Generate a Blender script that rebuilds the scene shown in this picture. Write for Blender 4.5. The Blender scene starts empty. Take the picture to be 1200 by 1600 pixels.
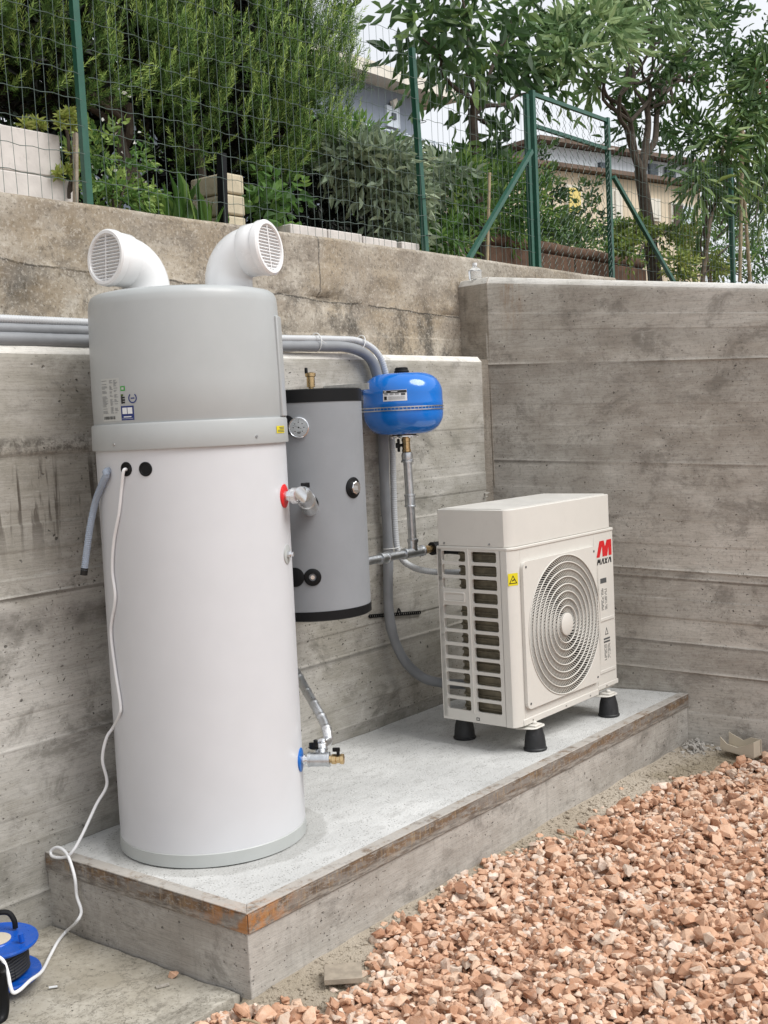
import bpy, bmesh, math, random
import numpy as np
from mathutils import Vector, Matrix
R = math.radians
random.seed(7); rng = np.random.default_rng(7)
scene = bpy.context.scene
COL = scene.collection

# ------------------------------------------------------------------ camera
CAM = np.array([-2.405, -2.4915, 1.4357]); FPX = 1859.0
YAW, PITCH, ROLL = .669, -.0757, -.047
cf = np.array([math.cos(YAW)*math.cos(PITCH), math.sin(YAW)*math.cos(PITCH), math.sin(PITCH)])
_r = np.array([math.sin(YAW), -math.cos(YAW), 0]); _u = np.cross(_r, cf)
cr = math.cos(ROLL)*_r + math.sin(ROLL)*_u; cu = -math.sin(ROLL)*_r + math.cos(ROLL)*_u
cam_data = bpy.data.cameras.new('camera'); cam = bpy.data.objects.new('camera', cam_data); COL.objects.link(cam)
cam_data.sensor_fit = 'VERTICAL'; cam_data.sensor_height = 32; cam_data.lens = FPX/1600*32
cam_data.clip_start = .05; cam_data.clip_end = 500
cam.matrix_world = Matrix(((cr[0], cu[0], -cf[0], CAM[0]), (cr[1], cu[1], -cf[1], CAM[1]), (cr[2], cu[2], -cf[2], CAM[2]), (0, 0, 0, 1)))
scene.camera = cam

# ------------------------------------------------------------------ sky and light (bright overcast)
SUN_AZ, SUN_EL = R(-76), R(52)          # direction towards the sun, angle from +x
world = bpy.data.worlds.new('World'); scene.world = world; world.use_nodes = True
nt = world.node_tree; nt.nodes.clear()
wo = nt.nodes.new('ShaderNodeOutputWorld'); bg = nt.nodes.new('ShaderNodeBackground'); bg.inputs['Strength'].default_value = .070
sky = nt.nodes.new('ShaderNodeTexSky'); sky.sky_type = 'NISHITA'; sky.sun_disc = False
sky.sun_elevation = SUN_EL; sky.sun_rotation = math.pi/2 - SUN_AZ; sky.air_density = 1; sky.dust_density = 2
tc = nt.nodes.new('ShaderNodeTexCoord'); nz = nt.nodes.new('ShaderNodeTexNoise'); nz.inputs['Scale'].default_value = 2.2; nz.inputs['Detail'].default_value = 6
rp = nt.nodes.new('ShaderNodeValToRGB'); rp.color_ramp.elements[0].position = .3; rp.color_ramp.elements[0].color = (.74, .74, .74, 1)
rp.color_ramp.elements[1].position = .65; rp.color_ramp.elements[1].color = (.97, .97, .97, 1)
mx = nt.nodes.new('ShaderNodeMix'); mx.data_type = 'RGBA'; mx.inputs['B'].default_value = (12.6, 12.9, 13.4, 1)
nt.links.new(tc.outputs['Generated'], nz.inputs['Vector']); nt.links.new(nz.outputs['Fac'], rp.inputs['Fac'])
nt.links.new(rp.outputs['Color'], mx.inputs['Factor']); nt.links.new(sky.outputs['Color'], mx.inputs['A'])
nt.links.new(mx.outputs['Result'], bg.inputs['Color']); nt.links.new(bg.outputs['Background'], wo.inputs['Surface'])
sd = bpy.data.lights.new('sun', 'SUN'); sd.energy = 2.8; sd.angle = R(36); sd.color = (1, .985, .955)
sun = bpy.data.objects.new('sun', sd); COL.objects.link(sun)
sdir = Vector((math.cos(SUN_AZ)*math.cos(SUN_EL), math.sin(SUN_AZ)*math.cos(SUN_EL), math.sin(SUN_EL)))
sun.rotation_euler = sdir.to_track_quat('Z', 'Y').to_euler(); sun.location = (0, -4, 8)
scene.view_settings.view_transform = 'Standard'; scene.view_settings.look = 'None'
scene.view_settings.gamma = 1; scene.view_settings.use_curve_mapping = False
scene.view_settings.exposure = 0.24

# ------------------------------------------------------------------ helpers
def ray(px, py): return cf + cr*(px-600)/FPX - cu*(py-800)/FPX
def at(px, py, x=None, y=None, z=None, pl=None):
    """the place in the yard seen at a point of the photograph, on a plane of known distance"""
    d = ray(px, py)
    if y is not None: t = (y-CAM[1])/d[1]
    elif x is not None: t = (x-CAM[0])/d[0]
    elif z is not None: t = (z-CAM[2])/d[2]
    else: t = ((np.array(pl[0])-CAM) @ np.array(pl[1]))/(d @ np.array(pl[1]))
    return CAM + d*t
def V(*a): return np.array(a, float)
def unit(v): v = np.array(v, float); return v/np.linalg.norm(v)
def spline(pts, n=10):
    P = [np.array(p, float) for p in pts]; P = [2*P[0]-P[1]] + P + [2*P[-1]-P[-2]]; out = []
    for i in range(1, len(P)-2):
        a, b, c, d = P[i-1:i+3]
        for k in range(n):
            t = k/n
            out.append(.5*((2*b)+(c-a)*t+(2*a-5*b+4*c-d)*t*t+(3*b-a-3*c+d)*t**3))
    out.append(P[-2]); return out
def frame(d):
    d = unit(d); a = V(0, 0, 1) if abs(d[2]) < .9 else V(1, 0, 0)
    u = unit(np.cross(a, d)); v = np.cross(d, u); return u, v, d

class MB:
    def __init__(s): s.v = []; s.f = []; s.m = []
    def add(s, vs, fs, mi=0):
        o = len(s.v); s.v.extend([tuple(map(float, p)) for p in vs]); s.f.extend([tuple(i+o for i in f) for f in fs]); s.m.extend([mi]*len(fs)); return s
    def box(s, x0, x1, y0, y1, z0, z1, mi=0):
        return s.add([(x0,y0,z0),(x1,y0,z0),(x1,y1,z0),(x0,y1,z0),(x0,y0,z1),(x1,y0,z1),(x1,y1,z1),(x0,y1,z1)],
                     [(0,3,2,1),(4,5,6,7),(0,1,5,4),(1,2,6,5),(2,3,7,6),(3,0,4,7)], mi)
    def obox(s, c, ax, ay, az, mi=0):
        """box from centre and three half axes"""
        c, ax, ay, az = map(np.array, (c, ax, ay, az)); vs = []
        for k in (-1, 1):
            for i, j in ((-1,-1),(1,-1),(1,1),(-1,1)): vs.append(c+i*ax+j*ay+k*az)
        return s.add(vs, [(0,3,2,1),(4,5,6,7),(0,1,5,4),(1,2,6,5),(2,3,7,6),(3,0,4,7)], mi)
    def bar(s, a, b, w, h, mi=0):
        a, b = np.array(a, float), np.array(b, float); u, v, d = frame(b-a)
        return s.obox((a+b)/2, u*w/2, v*h/2, (b-a)/2, mi)
    def tube(s, pts, r, n=12, mi=0, cap=True, rf=None):
        pts = [np.array(p, float) for p in pts]; N = len(pts); u = None; vs = []; fs = []
        for i, p in enumerate(pts):
            d = unit(pts[min(i+1, N-1)]-pts[max(i-1, 0)])
            if u is None: u, v, _ = frame(d)
            u = unit(u-d*(u@d)); v = np.cross(d, u); rr = rf[i] if rf is not None else r
            for k in range(n):
                a = 2*math.pi*k/n; vs.append(p+rr*(math.cos(a)*u+math.sin(a)*v))
        for i in range(N-1):
            for k in range(n): k2 = (k+1) % n; fs.append((i*n+k, i*n+k2, (i+1)*n+k2, (i+1)*n+k))
        if cap: fs.append(tuple(range(n-1, -1, -1))); fs.append(tuple((N-1)*n+k for k in range(n)))
        return s.add(vs, fs, mi)
    def cyl(s, a, b, r, n=20, mi=0, r2=None): return s.tube([a, b], r, n, mi, rf=[r, r if r2 is None else r2])
    def lathe(s, prof, c=(0,0,0), d=(0,0,1), n=48, mi=0):
        """profile of (radius, height) turned about the line through c along d"""
        u, v, d = frame(d) if abs(d[2]) < .99 else (V(1,0,0), V(0,1,0), V(0,0,1.)); c = np.array(c, float); vs = []; fs = []
        for (r, h) in prof:
            for k in range(n): a = 2*math.pi*k/n; vs.append(c+d*h+r*(math.cos(a)*u+math.sin(a)*v))
        for i in range(len(prof)-1):
            for k in range(n): k2 = (k+1) % n; fs.append((i*n+k, i*n+k2, (i+1)*n+k2, (i+1)*n+k))
        if prof[0][0] > 1e-6: fs.append(tuple(range(n-1, -1, -1)))
        if prof[-1][0] > 1e-6: fs.append(tuple((len(prof)-1)*n+k for k in range(n)))
        return s.add(vs, fs, mi)
    def plate(s, outer, inner, f, d0, d1, mi=0, outer_wall=True):
        """flat plate with a hole; loops of 2D points of equal length, f maps (p, q, depth) to space"""
        n = len(outer); vs = []
        for d in (d0, d1):
            vs += [f(p, q, d) for p, q in outer]; vs += [f(p, q, d) for p, q in inner]
        fs = []
        for k in range(n):
            j = (k+1) % n
            fs += [(k, j, n+j, n+k), (n+k, n+j, 3*n+j, 3*n+k), (2*n+j, 2*n+k, 3*n+k, 3*n+j)]
            if outer_wall: fs.append((j, k, 2*n+k, 2*n+j))
        return s.add(vs, fs, mi)
    def slab(s, loop, f, d0, d1, mi=0):
        n = len(loop); vs = [f(p, q, d) for d in (d0, d1) for p, q in loop]
        fs = [tuple(range(n)), tuple(range(2*n-1, n-1, -1))] + [((k+1) % n, k, n+k, n+(k+1) % n) for k in range(n)]
        return s.add(vs, fs, mi)
    def mesh(s, name, mats, off=None, sharp=35):
        me = bpy.data.meshes.new(name); v = np.array(s.v, float)
        if off is not None: v = v-np.array(off, float)
        me.from_pydata(v.tolist(), [], s.f)
        for m in (mats if isinstance(mats, (list, tuple)) else [mats]): me.materials.append(m)
        if any(s.m): me.polygons.foreach_set('material_index', s.m)
        bm = bmesh.new(); bm.from_mesh(me); bmesh.ops.recalc_face_normals(bm, faces=bm.faces); bm.to_mesh(me); bm.free()
        me.polygons.foreach_set('use_smooth', [True]*len(me.polygons)); me.set_sharp_from_angle(angle=R(sharp)); me.update()
        return me
    def build(s, name, mats, parent=None, local=False, bevel=0, sharp=35):
        """one mesh object; vertices are in yard coordinates, or in the parent's own with local"""
        if parent is None:
            v = np.array(s.v); base = V((v[:,0].min()+v[:,0].max())/2, (v[:,1].min()+v[:,1].max())/2, v[:,2].min())
            o = bpy.data.objects.new(name, s.mesh(name, mats, base, sharp)); o.location = base
        else:
            off = None
            if not local:
                off = V(0,0,0); q = parent
                while q is not None: off = off+np.array(q.location); q = q.parent
            o = bpy.data.objects.new(name, s.mesh(name, mats, off, sharp)); o.parent = parent
        COL.objects.link(o)
        if bevel:
            b = o.modifiers.new('bevel', 'BEVEL'); b.width = bevel; b.segments = 2; b.limit_method = 'ANGLE'; b.angle_limit = R(40)
        return o
def tag(o, label, cat, group=None):
    o['label'] = label; o['category'] = cat
    if group: o['group'] = group
    return o
def thing(name, loc, label, cat, group=None, rz=0):
    o = bpy.data.objects.new(name, None); COL.objects.link(o); o.location = tuple(map(float, loc)); o.rotation_euler = (0, 0, rz)
    o.empty_display_size = .1; return tag(o, label, cat, group)
def structure(o): o['kind'] = 'structure'; return o
def stuff(o): o['kind'] = 'stuff'; return o
def rrect(x0, x1, y0, y1, r, n=4):
    out = []
    for cx, cy, a0 in ((x1-r, y1-r, 0), (x0+r, y1-r, 90), (x0+r, y0+r, 180), (x1-r, y0+r, 270)):
        for k in range(n+1): a = R(a0+90*k/n); out.append((cx+r*math.cos(a), cy+r*math.sin(a)))
    return out
def circle(cx, cy, r, n, ph=0): return [(cx+r*math.cos(2*math.pi*k/n+ph), cy+r*math.sin(2*math.pi*k/n+ph)) for k in range(n)]

# ------------------------------------------------------------------ materials
def lin(h):
    h = h.lstrip('#'); c = [int(h[i:i+2], 16)/255 for i in (0, 2, 4)]
    return tuple((x/12.92 if x <= .04045 else ((x+.055)/1.055)**2.4) for x in c)
class NT:
    def __init__(s, name):
        s.mat = bpy.data.materials.new(name); s.mat.use_nodes = True; s.t = s.mat.node_tree
        s.b = s.t.nodes['Principled BSDF']; s.pos = s.t.nodes.new('ShaderNodeNewGeometry').outputs['Position']
    def n(s, t, **k):
        x = s.t.nodes.new(t)
        for a, b in k.items(): setattr(x, a, b)
        return x
    def link(s, a, b): s.t.links.new(a, b)
    def vec(s, scale=(1,1,1), src=None, rot=(0,0,0)):
        m = s.n('ShaderNodeMapping'); m.inputs['Scale'].default_value = scale; m.inputs['Rotation'].default_value = rot
        s.link(src or s.pos, m.inputs['Vector']); return m.outputs['Vector']
    def noise(s, scale, detail=4, rough=.55, vec=None, dist=0):
        x = s.n('ShaderNodeTexNoise'); x.inputs['Scale'].default_value = scale; x.inputs['Detail'].default_value = detail
        x.inputs['Roughness'].default_value = rough; x.inputs['Distortion'].default_value = dist; s.link(vec or s.pos, x.inputs['Vector']); return x.outputs['Fac']
    def voro(s, scale, vec=None, rnd=1):
        x = s.n('ShaderNodeTexVoronoi'); x.inputs['Scale'].default_value = scale; x.inputs['Randomness'].default_value = rnd
        s.link(vec or s.pos, x.inputs['Vector']); return x
    def ramp(s, fac, p0, p1, c0=0., c1=1.):
        x = s.n('ShaderNodeMapRange'); x.inputs['From Min'].default_value = p0; x.inputs['From Max'].default_value = p1
        x.inputs['To Min'].default_value = c0; x.inputs['To Max'].default_value = c1; x.interpolation_type = 'SMOOTHSTEP'
        s.link(fac, x.inputs['Value']); return x.outputs['Result']
    def math(s, op, a, b=None):
        x = s.n('ShaderNodeMath', operation=op)
        for i, q in enumerate((a, b)):
            if q is None: continue
            if isinstance(q, (int, float)): x.inputs[i].default_value = q
            else: s.link(q, x.inputs[i])
        return x.outputs[0]
    def mix(s, fac, a, b, mode='MIX'):
        x = s.n('ShaderNodeMix', data_type='RGBA', blend_type=mode)
        if isinstance(fac, (int, float)): x.inputs['Factor'].default_value = fac
        else: s.link(fac, x.inputs['Factor'])
        for k, q in (('A', a), ('B', b)):
            if isinstance(q, (tuple, list)): x.inputs[k].default_value = tuple(q[:3])+(1,)
            else: s.link(q, x.inputs[k])
        return x.outputs['Result']
    def sep(s):
        x = s.n('ShaderNodeSeparateXYZ'); s.link(s.pos, x.inputs[0]); return x.outputs
    def bump(s, h, strength=.3, dist=.01, prev=None):
        x = s.n('ShaderNodeBump'); x.inputs['Strength'].default_value = strength; x.inputs['Distance'].default_value = dist
        s.link(h, x.inputs['Height'])
        if prev is not None: s.link(prev, x.inputs['Normal'])
        return x.outputs['Normal']
    def done(s, col=None, rough=.7, metal=0, normal=None, spec=None, **k):
        b = s.b
        if col is not None:
            if isinstance(col, (tuple, list)): b.inputs['Base Color'].default_value = tuple(col[:3])+(1,)
            else: s.link(col, b.inputs['Base Color'])
        if isinstance(rough, (int, float)): b.inputs['Roughness'].default_value = rough
        else: s.link(rough, b.inputs['Roughness'])
        b.inputs['Metallic'].default_value = metal
        if spec is not None: b.inputs['Specular IOR Level'].default_value = spec
        if normal is not None: s.link(normal, b.inputs['Normal'])
        for a, q in k.items(): b.inputs[a.replace('_', ' ')].default_value = q
        return s.mat
def plain(name, col, rough=.5, metal=0, var=.06, vs=9, bump=0, bs=300, spec=None, dirt=0, dirtcol=(.12,.10,.08), **k):
    """plain coating with slight unevenness of tone and gloss"""
    m = NT(name); col = lin(col) if isinstance(col, str) else col
    nz = m.noise(vs, 5)
    c = m.mix(m.ramp(nz, .3, .7), tuple(x*(1-var) for x in col), tuple(min(1, x*(1+var)) for x in col))
    if dirt: c = m.mix(m.math('MULTIPLY', m.ramp(m.noise(vs*2.3, 8, .7), .52, .75), dirt), c, dirtcol)
    r = m.ramp(m.noise(vs*3, 4), .3, .7, max(0, rough-.06), min(1, rough+.06))
    return m.done(c, r, metal, m.bump(m.noise(bs, 3), bump, .002) if bump else None, spec, **k)
def concrete(name, base, dark, light, pits=.5, pit_scale=26, speckle=.3, grain=(1.5,1.5,14), drips=False, brown=None, moss=False, streak=0, rough=.9, rustx=False, salt=0, lines=1.):
    m = NT(name); P = m.pos
    big = m.noise(.9, 5, .6); mid = m.noise(4.5, 7, .62, m.vec((1,1,1.6)))
    board = m.noise(2.2, 6, .65, m.vec(grain)); fine = m.noise(90, 3, .6)
    c = m.mix(m.ramp(mid, .32, .7), dark, base)
    tn = m.n('ShaderNodeAttribute', attribute_name='tone').outputs['Fac']
    c = m.mix(m.math('MULTIPLY', m.ramp(big, .42, .68), .7), c, light)
    c = m.mix(m.math('MULTIPLY', m.ramp(board, .5, .72), .45), c, dark)
    if brown: c = m.mix(m.math('MULTIPLY', m.ramp(m.noise(2.1, 6, .7, dist=.6), .45, .66), .65), c, brown)
    if speckle: c = m.mix(m.math('MULTIPLY', m.ramp(m.noise(55, 5, .75), .5, .68), speckle), c, tuple(x*.45 for x in dark))
    if streak:
        st = m.noise(5, 6, .7, m.vec((6,6,.35)))
        c = m.mix(m.math('MULTIPLY', m.ramp(st, .52, .72), streak), c, tuple(x*.4 for x in dark))
    if moss:   # blackened weathering low on the old wall
        mo = m.noise(3.2, 8, .75, m.vec((1,1,.8))); z = m.sep()[2]
        msk = m.math('MULTIPLY', m.ramp(mo, .46, .62), m.ramp(z, 2.15, 1.95, .15, 1.))
        c = m.mix(m.math('MULTIPLY', msk, .8), c, (.035,.033,.03))
    if moss:
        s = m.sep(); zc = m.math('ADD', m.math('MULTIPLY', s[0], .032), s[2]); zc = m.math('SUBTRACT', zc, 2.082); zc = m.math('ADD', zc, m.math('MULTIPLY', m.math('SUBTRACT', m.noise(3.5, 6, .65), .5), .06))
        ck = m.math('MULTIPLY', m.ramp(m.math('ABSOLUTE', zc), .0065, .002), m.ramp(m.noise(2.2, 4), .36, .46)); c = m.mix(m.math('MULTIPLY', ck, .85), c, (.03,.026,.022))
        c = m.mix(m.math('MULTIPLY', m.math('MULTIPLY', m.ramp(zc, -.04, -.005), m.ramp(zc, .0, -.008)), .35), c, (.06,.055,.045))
        vx = m.math('ADD', m.math('SUBTRACT', s[0], 1.9), m.math('MULTIPLY', m.math('SUBTRACT', m.noise(12, 4), .5), .02)); c = m.mix(m.math('MULTIPLY', m.math('MULTIPLY', m.ramp(m.math('ABSOLUTE', vx), .007, .002), m.ramp(s[2], 2.02, 2.04)), .7), c, (.05,.045,.04))
        lb = m.math('MULTIPLY', m.ramp(s[0], 1.4, .2), m.ramp(m.noise(3.3, 7, .7), .42, .62)); c = m.mix(m.math('MULTIPLY', lb, .55), c, lin('#7d6c52'))
    if drips:  # grout runs below the rough joint on the left
        s = m.sep(); x, z = s[0], s[2]
        run = m.noise(1, 5, .6, m.vec((17,17,1.6)), .5)
        band = m.math('MULTIPLY', m.ramp(z, 1.4, 1.3), m.ramp(z, .95, 1.25))
        band = m.math('MULTIPLY', band, m.ramp(x, .75, .35))
        c = m.mix(m.math('MULTIPLY', m.math('MULTIPLY', m.ramp(run, .49, .565), band), .9), c, (.075,.062,.05))
        rb = m.math('MULTIPLY', m.ramp(z, 1.36, 1.40), m.ramp(z, 1.455, 1.42)); rb = m.math('MULTIPLY', rb, m.ramp(x, .9, .6))
        c = m.mix(m.math('MULTIPLY', m.math('MULTIPLY', rb, m.ramp(m.noise(28, 6, .8), .42, .62)), .8), c, (.07,.06,.05))
        dk = m.math('MULTIPLY', m.ramp(z, .72, .79), m.ramp(z, .88, .82)); dk = m.math('MULTIPLY', dk, m.ramp(x, 1., .5))
        c = m.mix(m.math('MULTIPLY', m.math('MULTIPLY', dk, m.ramp(m.noise(6, 6, .7), .35, .65)), .6), c, (.07,.06,.052))
    wn = m.n('ShaderNodeVectorMath', operation='ADD'); wt = m.n('ShaderNodeTexNoise'); wt.inputs['Scale'].default_value = 60; m.link(m.pos, wt.inputs['Vector'])
    wm = m.n('ShaderNodeVectorMath', operation='SCALE'); wm.inputs['Scale'].default_value = .022; m.link(wt.outputs['Color'], wm.inputs[0]); m.link(m.pos, wn.inputs[0]); m.link(wm.outputs[0], wn.inputs[1])
    v = m.voro(pit_scale, m.vec((1,1,1.3), wn.outputs[0])); v2 = m.voro(pit_scale*2.3, wn.outputs[0])
    gate = m.ramp(m.noise(2.5, 3), .40, .56)
    pit = m.math('MULTIPLY', m.ramp(v.outputs['Distance'], .16, .08), m.ramp(m.noise(11, 2), .50, .57))
    pit2 = m.math('MULTIPLY', m.ramp(v2.outputs['Distance'], .20, .10), gate)
    pp = m.math('MAXIMUM', pit, m.math('MULTIPLY', pit2, .8))
    c = m.mix(m.math('MULTIPLY', pp, pits), c, tuple(x*.22 for x in dark))
    if rustx:
        s = m.sep(); rr = m.math('MULTIPLY', m.ramp(s[1], .80, .86), m.ramp(s[1], .98, .92)); rr = m.math('MULTIPLY', rr, m.ramp(s[2], 1.75, 2.1))
        c = m.mix(m.math('MULTIPLY', m.math('MULTIPLY', rr, m.ramp(m.noise(7, 5, .7, m.vec((5,5,1))), .4, .7)), .45), c, (.3,.16,.06))
    tm = m.n('ShaderNodeMix', data_type='RGBA', blend_type='MULTIPLY'); tm.inputs['Factor'].default_value = 1; m.link(c, tm.inputs['A'])
    cc = m.n('ShaderNodeCombineColor'); tf = m.math('ADD', m.math('MULTIPLY', tn, .10), 1.0)
    for k in range(3): m.link(tf, cc.inputs[k])
    m.link(cc.outputs[0], tm.inputs['B']); c = tm.outputs['Result']
    blot = m.noise(4.2, 9, .74, m.vec((1,1,1.5)), .4); c = m.mix(m.math('MULTIPLY', m.ramp(blot, .51, .66), .62), c, tuple(x*.5 for x in dark))
    eff = m.noise(5.3, 8, .75, m.vec((1,1,1.3)), .5); c = m.mix(m.math('MULTIPLY', m.ramp(eff, .56, .74), .35), c, tuple(min(.8, x*1.35) for x in light))
    hair = m.noise(3.2, 7, .75, m.vec((.9,.9,34)), .3); c = m.mix(m.math('MULTIPLY', m.ramp(m.math('ABSOLUTE', m.math('SUBTRACT', hair, .52)), .018, .004), .45*lines), c, tuple(x*.38 for x in dark))
    gr_ = m.noise(6, 8, .8, m.vec((1.2,1.2,26))); c = m.mix(m.math('MULTIPLY', m.ramp(gr_, .55, .7), .28*lines), c, tuple(x*.5 for x in dark)); c = m.mix(m.math('MULTIPLY', m.ramp(gr_, .44, .32), .25*lines), c, tuple(min(.8, x*1.3) for x in light))
    if salt: c = m.mix(m.math('MULTIPLY', m.ramp(m.noise(75, 4, .7), .52, .66), salt), c, lin('#d0cabf'))
    h = m.math('SUBTRACT', m.math('ADD', m.math('MULTIPLY', fine, .25), m.math('MULTIPLY', board, .5)), m.math('MULTIPLY', pp, 1.2))
    nrm = m.bump(h, .55, .006)
    return m.done(c, rough, 0, nrm, .25)
M = {}
M['wall_new'] = concrete('new_concrete', lin('#b1ada6'), lin('#949086'), lin('#c2bfb9'), pits=.9, pit_scale=24, speckle=.18, drips=True)
M['wall_side'] = concrete('side_concrete', lin('#bcb7ae'), lin('#9f988e'), lin('#cdc8c0'), pits=.9, pit_scale=26, speckle=.4, grain=(1.5,1.5,18), rustx=True)
M['wall_return'] = concrete('return_concrete', lin('#a69f94'), lin('#857c70'), lin('#b0a99f'), pits=.5, speckle=.3, grain=(14,14,1.2), streak=.5)
M['wall_old'] = concrete('old_concrete', lin('#b0a89b'), lin('#8b8174'), lin('#bfb9ae'), pits=.8, pit_scale=60, speckle=.75, grain=(2,2,4), brown=lin('#998a73'), moss=True, salt=.35, lines=.35, streak=.25)
M['lip'] = concrete('trowelled_concrete', lin('#dedbd5'), lin('#cac6be'), lin('#e4e2dd'), pits=.35, pit_scale=30, speckle=.15, grain=(2,2,2))
M['plinth'] = concrete('plinth_concrete', lin('#b3aea7'), lin('#99938b'), lin('#c2beb7'), pits=.85, pit_scale=24, speckle=.15, grain=(2,2,12), streak=.22)
M['slab'] = concrete('slab_concrete', lin('#b0aa9e'), lin('#938c7e'), lin('#bcb7ac'), pits=.85, pit_scale=34, speckle=.55, grain=(10,3,1))
def plinth_top():
    m = NT('plinth_topping')
    c = m.mix(m.ramp(m.noise(1.6, 5), .35, .68), lin('#b9b9b7'), lin('#d0d0ce'))
    c = m.mix(m.math('MULTIPLY', m.ramp(m.noise(9, 7, .75, m.vec((1,2.2,1))), .48, .66), .5), c, lin('#a2a19e'))
    v = m.voro(95); c = m.mix(m.math('MULTIPLY', m.math('MULTIPLY', m.ramp(v.outputs['Distance'], .34, .14), m.ramp(m.noise(20, 3), .42, .56)), .85), c, lin('#6f6e6a'))
    # darker ring round the heater's foot
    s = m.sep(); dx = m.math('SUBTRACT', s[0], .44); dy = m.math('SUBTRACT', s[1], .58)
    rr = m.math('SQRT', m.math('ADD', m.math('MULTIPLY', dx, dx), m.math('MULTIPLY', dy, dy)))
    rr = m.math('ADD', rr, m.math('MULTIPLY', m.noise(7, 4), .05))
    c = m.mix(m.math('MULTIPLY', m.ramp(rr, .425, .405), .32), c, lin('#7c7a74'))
    # rust and cement dirt along the steel edge
    e = m.math('MINIMUM', s[0], s[1]); e = m.math('ADD', e, m.math('MULTIPLY', m.noise(9, 6, .7), .06))
    c = m.mix(m.math('MULTIPLY', m.ramp(e, .085, .045), .55), c, lin('#8f8074'))
    return m.done(c, .85, 0, m.bump(m.math('ADD', m.noise(120, 4, .6), m.math('MULTIPLY', m.noise(30, 3), .6)), .6, .006), .25)
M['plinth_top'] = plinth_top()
def rust():
    m = NT('rusty_steel'); s = m.sep()
    c = m.mix(m.ramp(m.noise(7, 8, .75), .38, .62), lin('#5f5349'), lin('#7f6852'))
    c = m.mix(m.ramp(m.noise(4, 8, .7, m.vec((1,1,6))), .46, .56), c, lin('#857e77'))
    c = m.mix(m.math('MULTIPLY', m.ramp(m.noise(16, 6, .7, m.vec((4,4,.7))), .5, .66), .75), c, lin('#a08a6c'))
    c = m.mix(m.math('MULTIPLY', m.ramp(m.noise(3, 6, .7), .5, .7), .5), c, lin('#3f2c20'))
    c = m.mix(m.math('MULTIPLY', m.ramp(m.noise(24, 6, .75, m.vec((1,1,3))), .5, .62), .8), c, lin('#9b968f'))
    low = m.math('MULTIPLY', m.ramp(s[2], -.036, -.05), .7); c = m.mix(low, c, m.mix(m.ramp(m.noise(30, 5, .7, m.vec((.4,.4,3))), .4, .6), lin('#6a655f'), lin('#a39e96')))
    crn = m.math('ADD', m.math('ABSOLUTE', s[0]), m.math('ABSOLUTE', s[1])); c = m.mix(m.math('MULTIPLY', m.math('MULTIPLY', m.ramp(crn, .3, .02), m.ramp(m.noise(14, 5, .7), .4, .6)), .7), c, lin('#b97a3a'))
    topf = m.math('MULTIPLY', m.ramp(s[2], -.004, .0), m.ramp(m.noise(11, 7, .75), .34, .52)); c = m.mix(m.math('MULTIPLY', topf, .8), c, lin('#b7b3ad'))
    return m.done(c, .85, .15, m.bump(m.noise(70, 5, .7), .5, .004), .3)
M['rust'] = rust()
def sand():
    m = NT('sandy_soil')
    c = m.mix(m.ramp(m.noise(2.2, 5), .35, .65), lin('#ab9f8e'), lin('#c2b7a7'))
    c = m.mix(m.ramp(m.noise(1.1, 4), .5, .62), c, lin('#9c907c'))
    v = m.voro(260); c = m.mix(m.math('MULTIPLY', m.ramp(v.outputs['Distance'], .45, .1), .6), c, m.mix(m.noise(300, 2), lin('#5f5648'), lin('#cfc6b8')))
    ga = m.n('ShaderNodeAttribute', attribute_name='gravel').outputs['Fac']; pk = m.mix(m.ramp(m.noise(60, 6, .7), .35, .65), lin('#8a6550'), lin('#c29f88')); c = m.mix(ga, c, pk)
    return m.done(c, .95, 0, m.bump(m.math('ADD', m.noise(200, 4, .7), m.noise(60, 3)), .9, .008), .2)
M['sand'] = sand()
def stone():
    m = NT('pink_stone'); a = m.n('ShaderNodeAttribute', attribute_name='tint'); f = a.outputs['Fac']
    r = m.n('ShaderNodeValToRGB'); e = r.color_ramp; e.elements[0].position = 0; e.elements[0].color = lin('#8f6650')+(1,)
    e.elements[1].position = 1; e.elements[1].color = lin('#dccaba')+(1,)
    for p, h in ((.22, '#bb9277'), (.45, '#caa388'), (.68, '#d5b59c'), (.8, '#cab9a8'), (.9, '#e0cebf')):
        q = e.elements.new(p); q.color = lin(h)+(1,)
    m.link(f, r.inputs['Fac'])
    c = m.mix(m.math('MULTIPLY', m.ramp(m.noise(45, 6, .7), .42, .7), .5), r.outputs['Color'], lin('#b5886a'))
    c = m.mix(m.math('MULTIPLY', m.ramp(m.noise(28, 6, .7), .5, .7), .4), c, lin('#d8c0ad'))
    return m.done(c, .9, 0, m.bump(m.noise(130, 6, .7), .55, .005), .25)
M['stone'] = stone()
# coatings
M['white'] = plain('white_enamel', '#c9cacd', .34, var=.012, spec=.4)
M['grey_cover'] = plain('grey_plastic', '#a9acac', .38, var=.02, spec=.45)
M['grey_base'] = plain('grey_base_plastic', '#aeb1af', .45, var=.03)
M['pvc'] = plain('white_pvc', '#e3e3e3', .22, var=.01, spec=.5)
M['dark_hole'] = plain('inside_shade', '#17140f', .8, var=.1)
M['duct_dark'] = plain('duct_shade', '#6d6461', .7, var=.1)  # grey-brown stands for the shade inside the white elbows
M['jacket'] = plain('grey_jacket', '#86898d', .5, var=.03, bump=.1, bs=500)
M['black'] = plain('black_plastic', '#0e0f11', .5, var=.1, spec=.25)
M['rubber'] = plain('black_rubber', '#1e1f21', .55, var=.15, dirt=.2, dirtcol=(.12,.12,.12))
M['blue'] = plain('blue_gloss_paint', '#0a6cc6', .16, var=.02, spec=.5, Coat_Weight=.4)
M['blue_plastic'] = plain('blue_plastic', '#0a4fae', .32, var=.05, dirt=.22, dirtcol=(.3,.33,.38))
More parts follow.
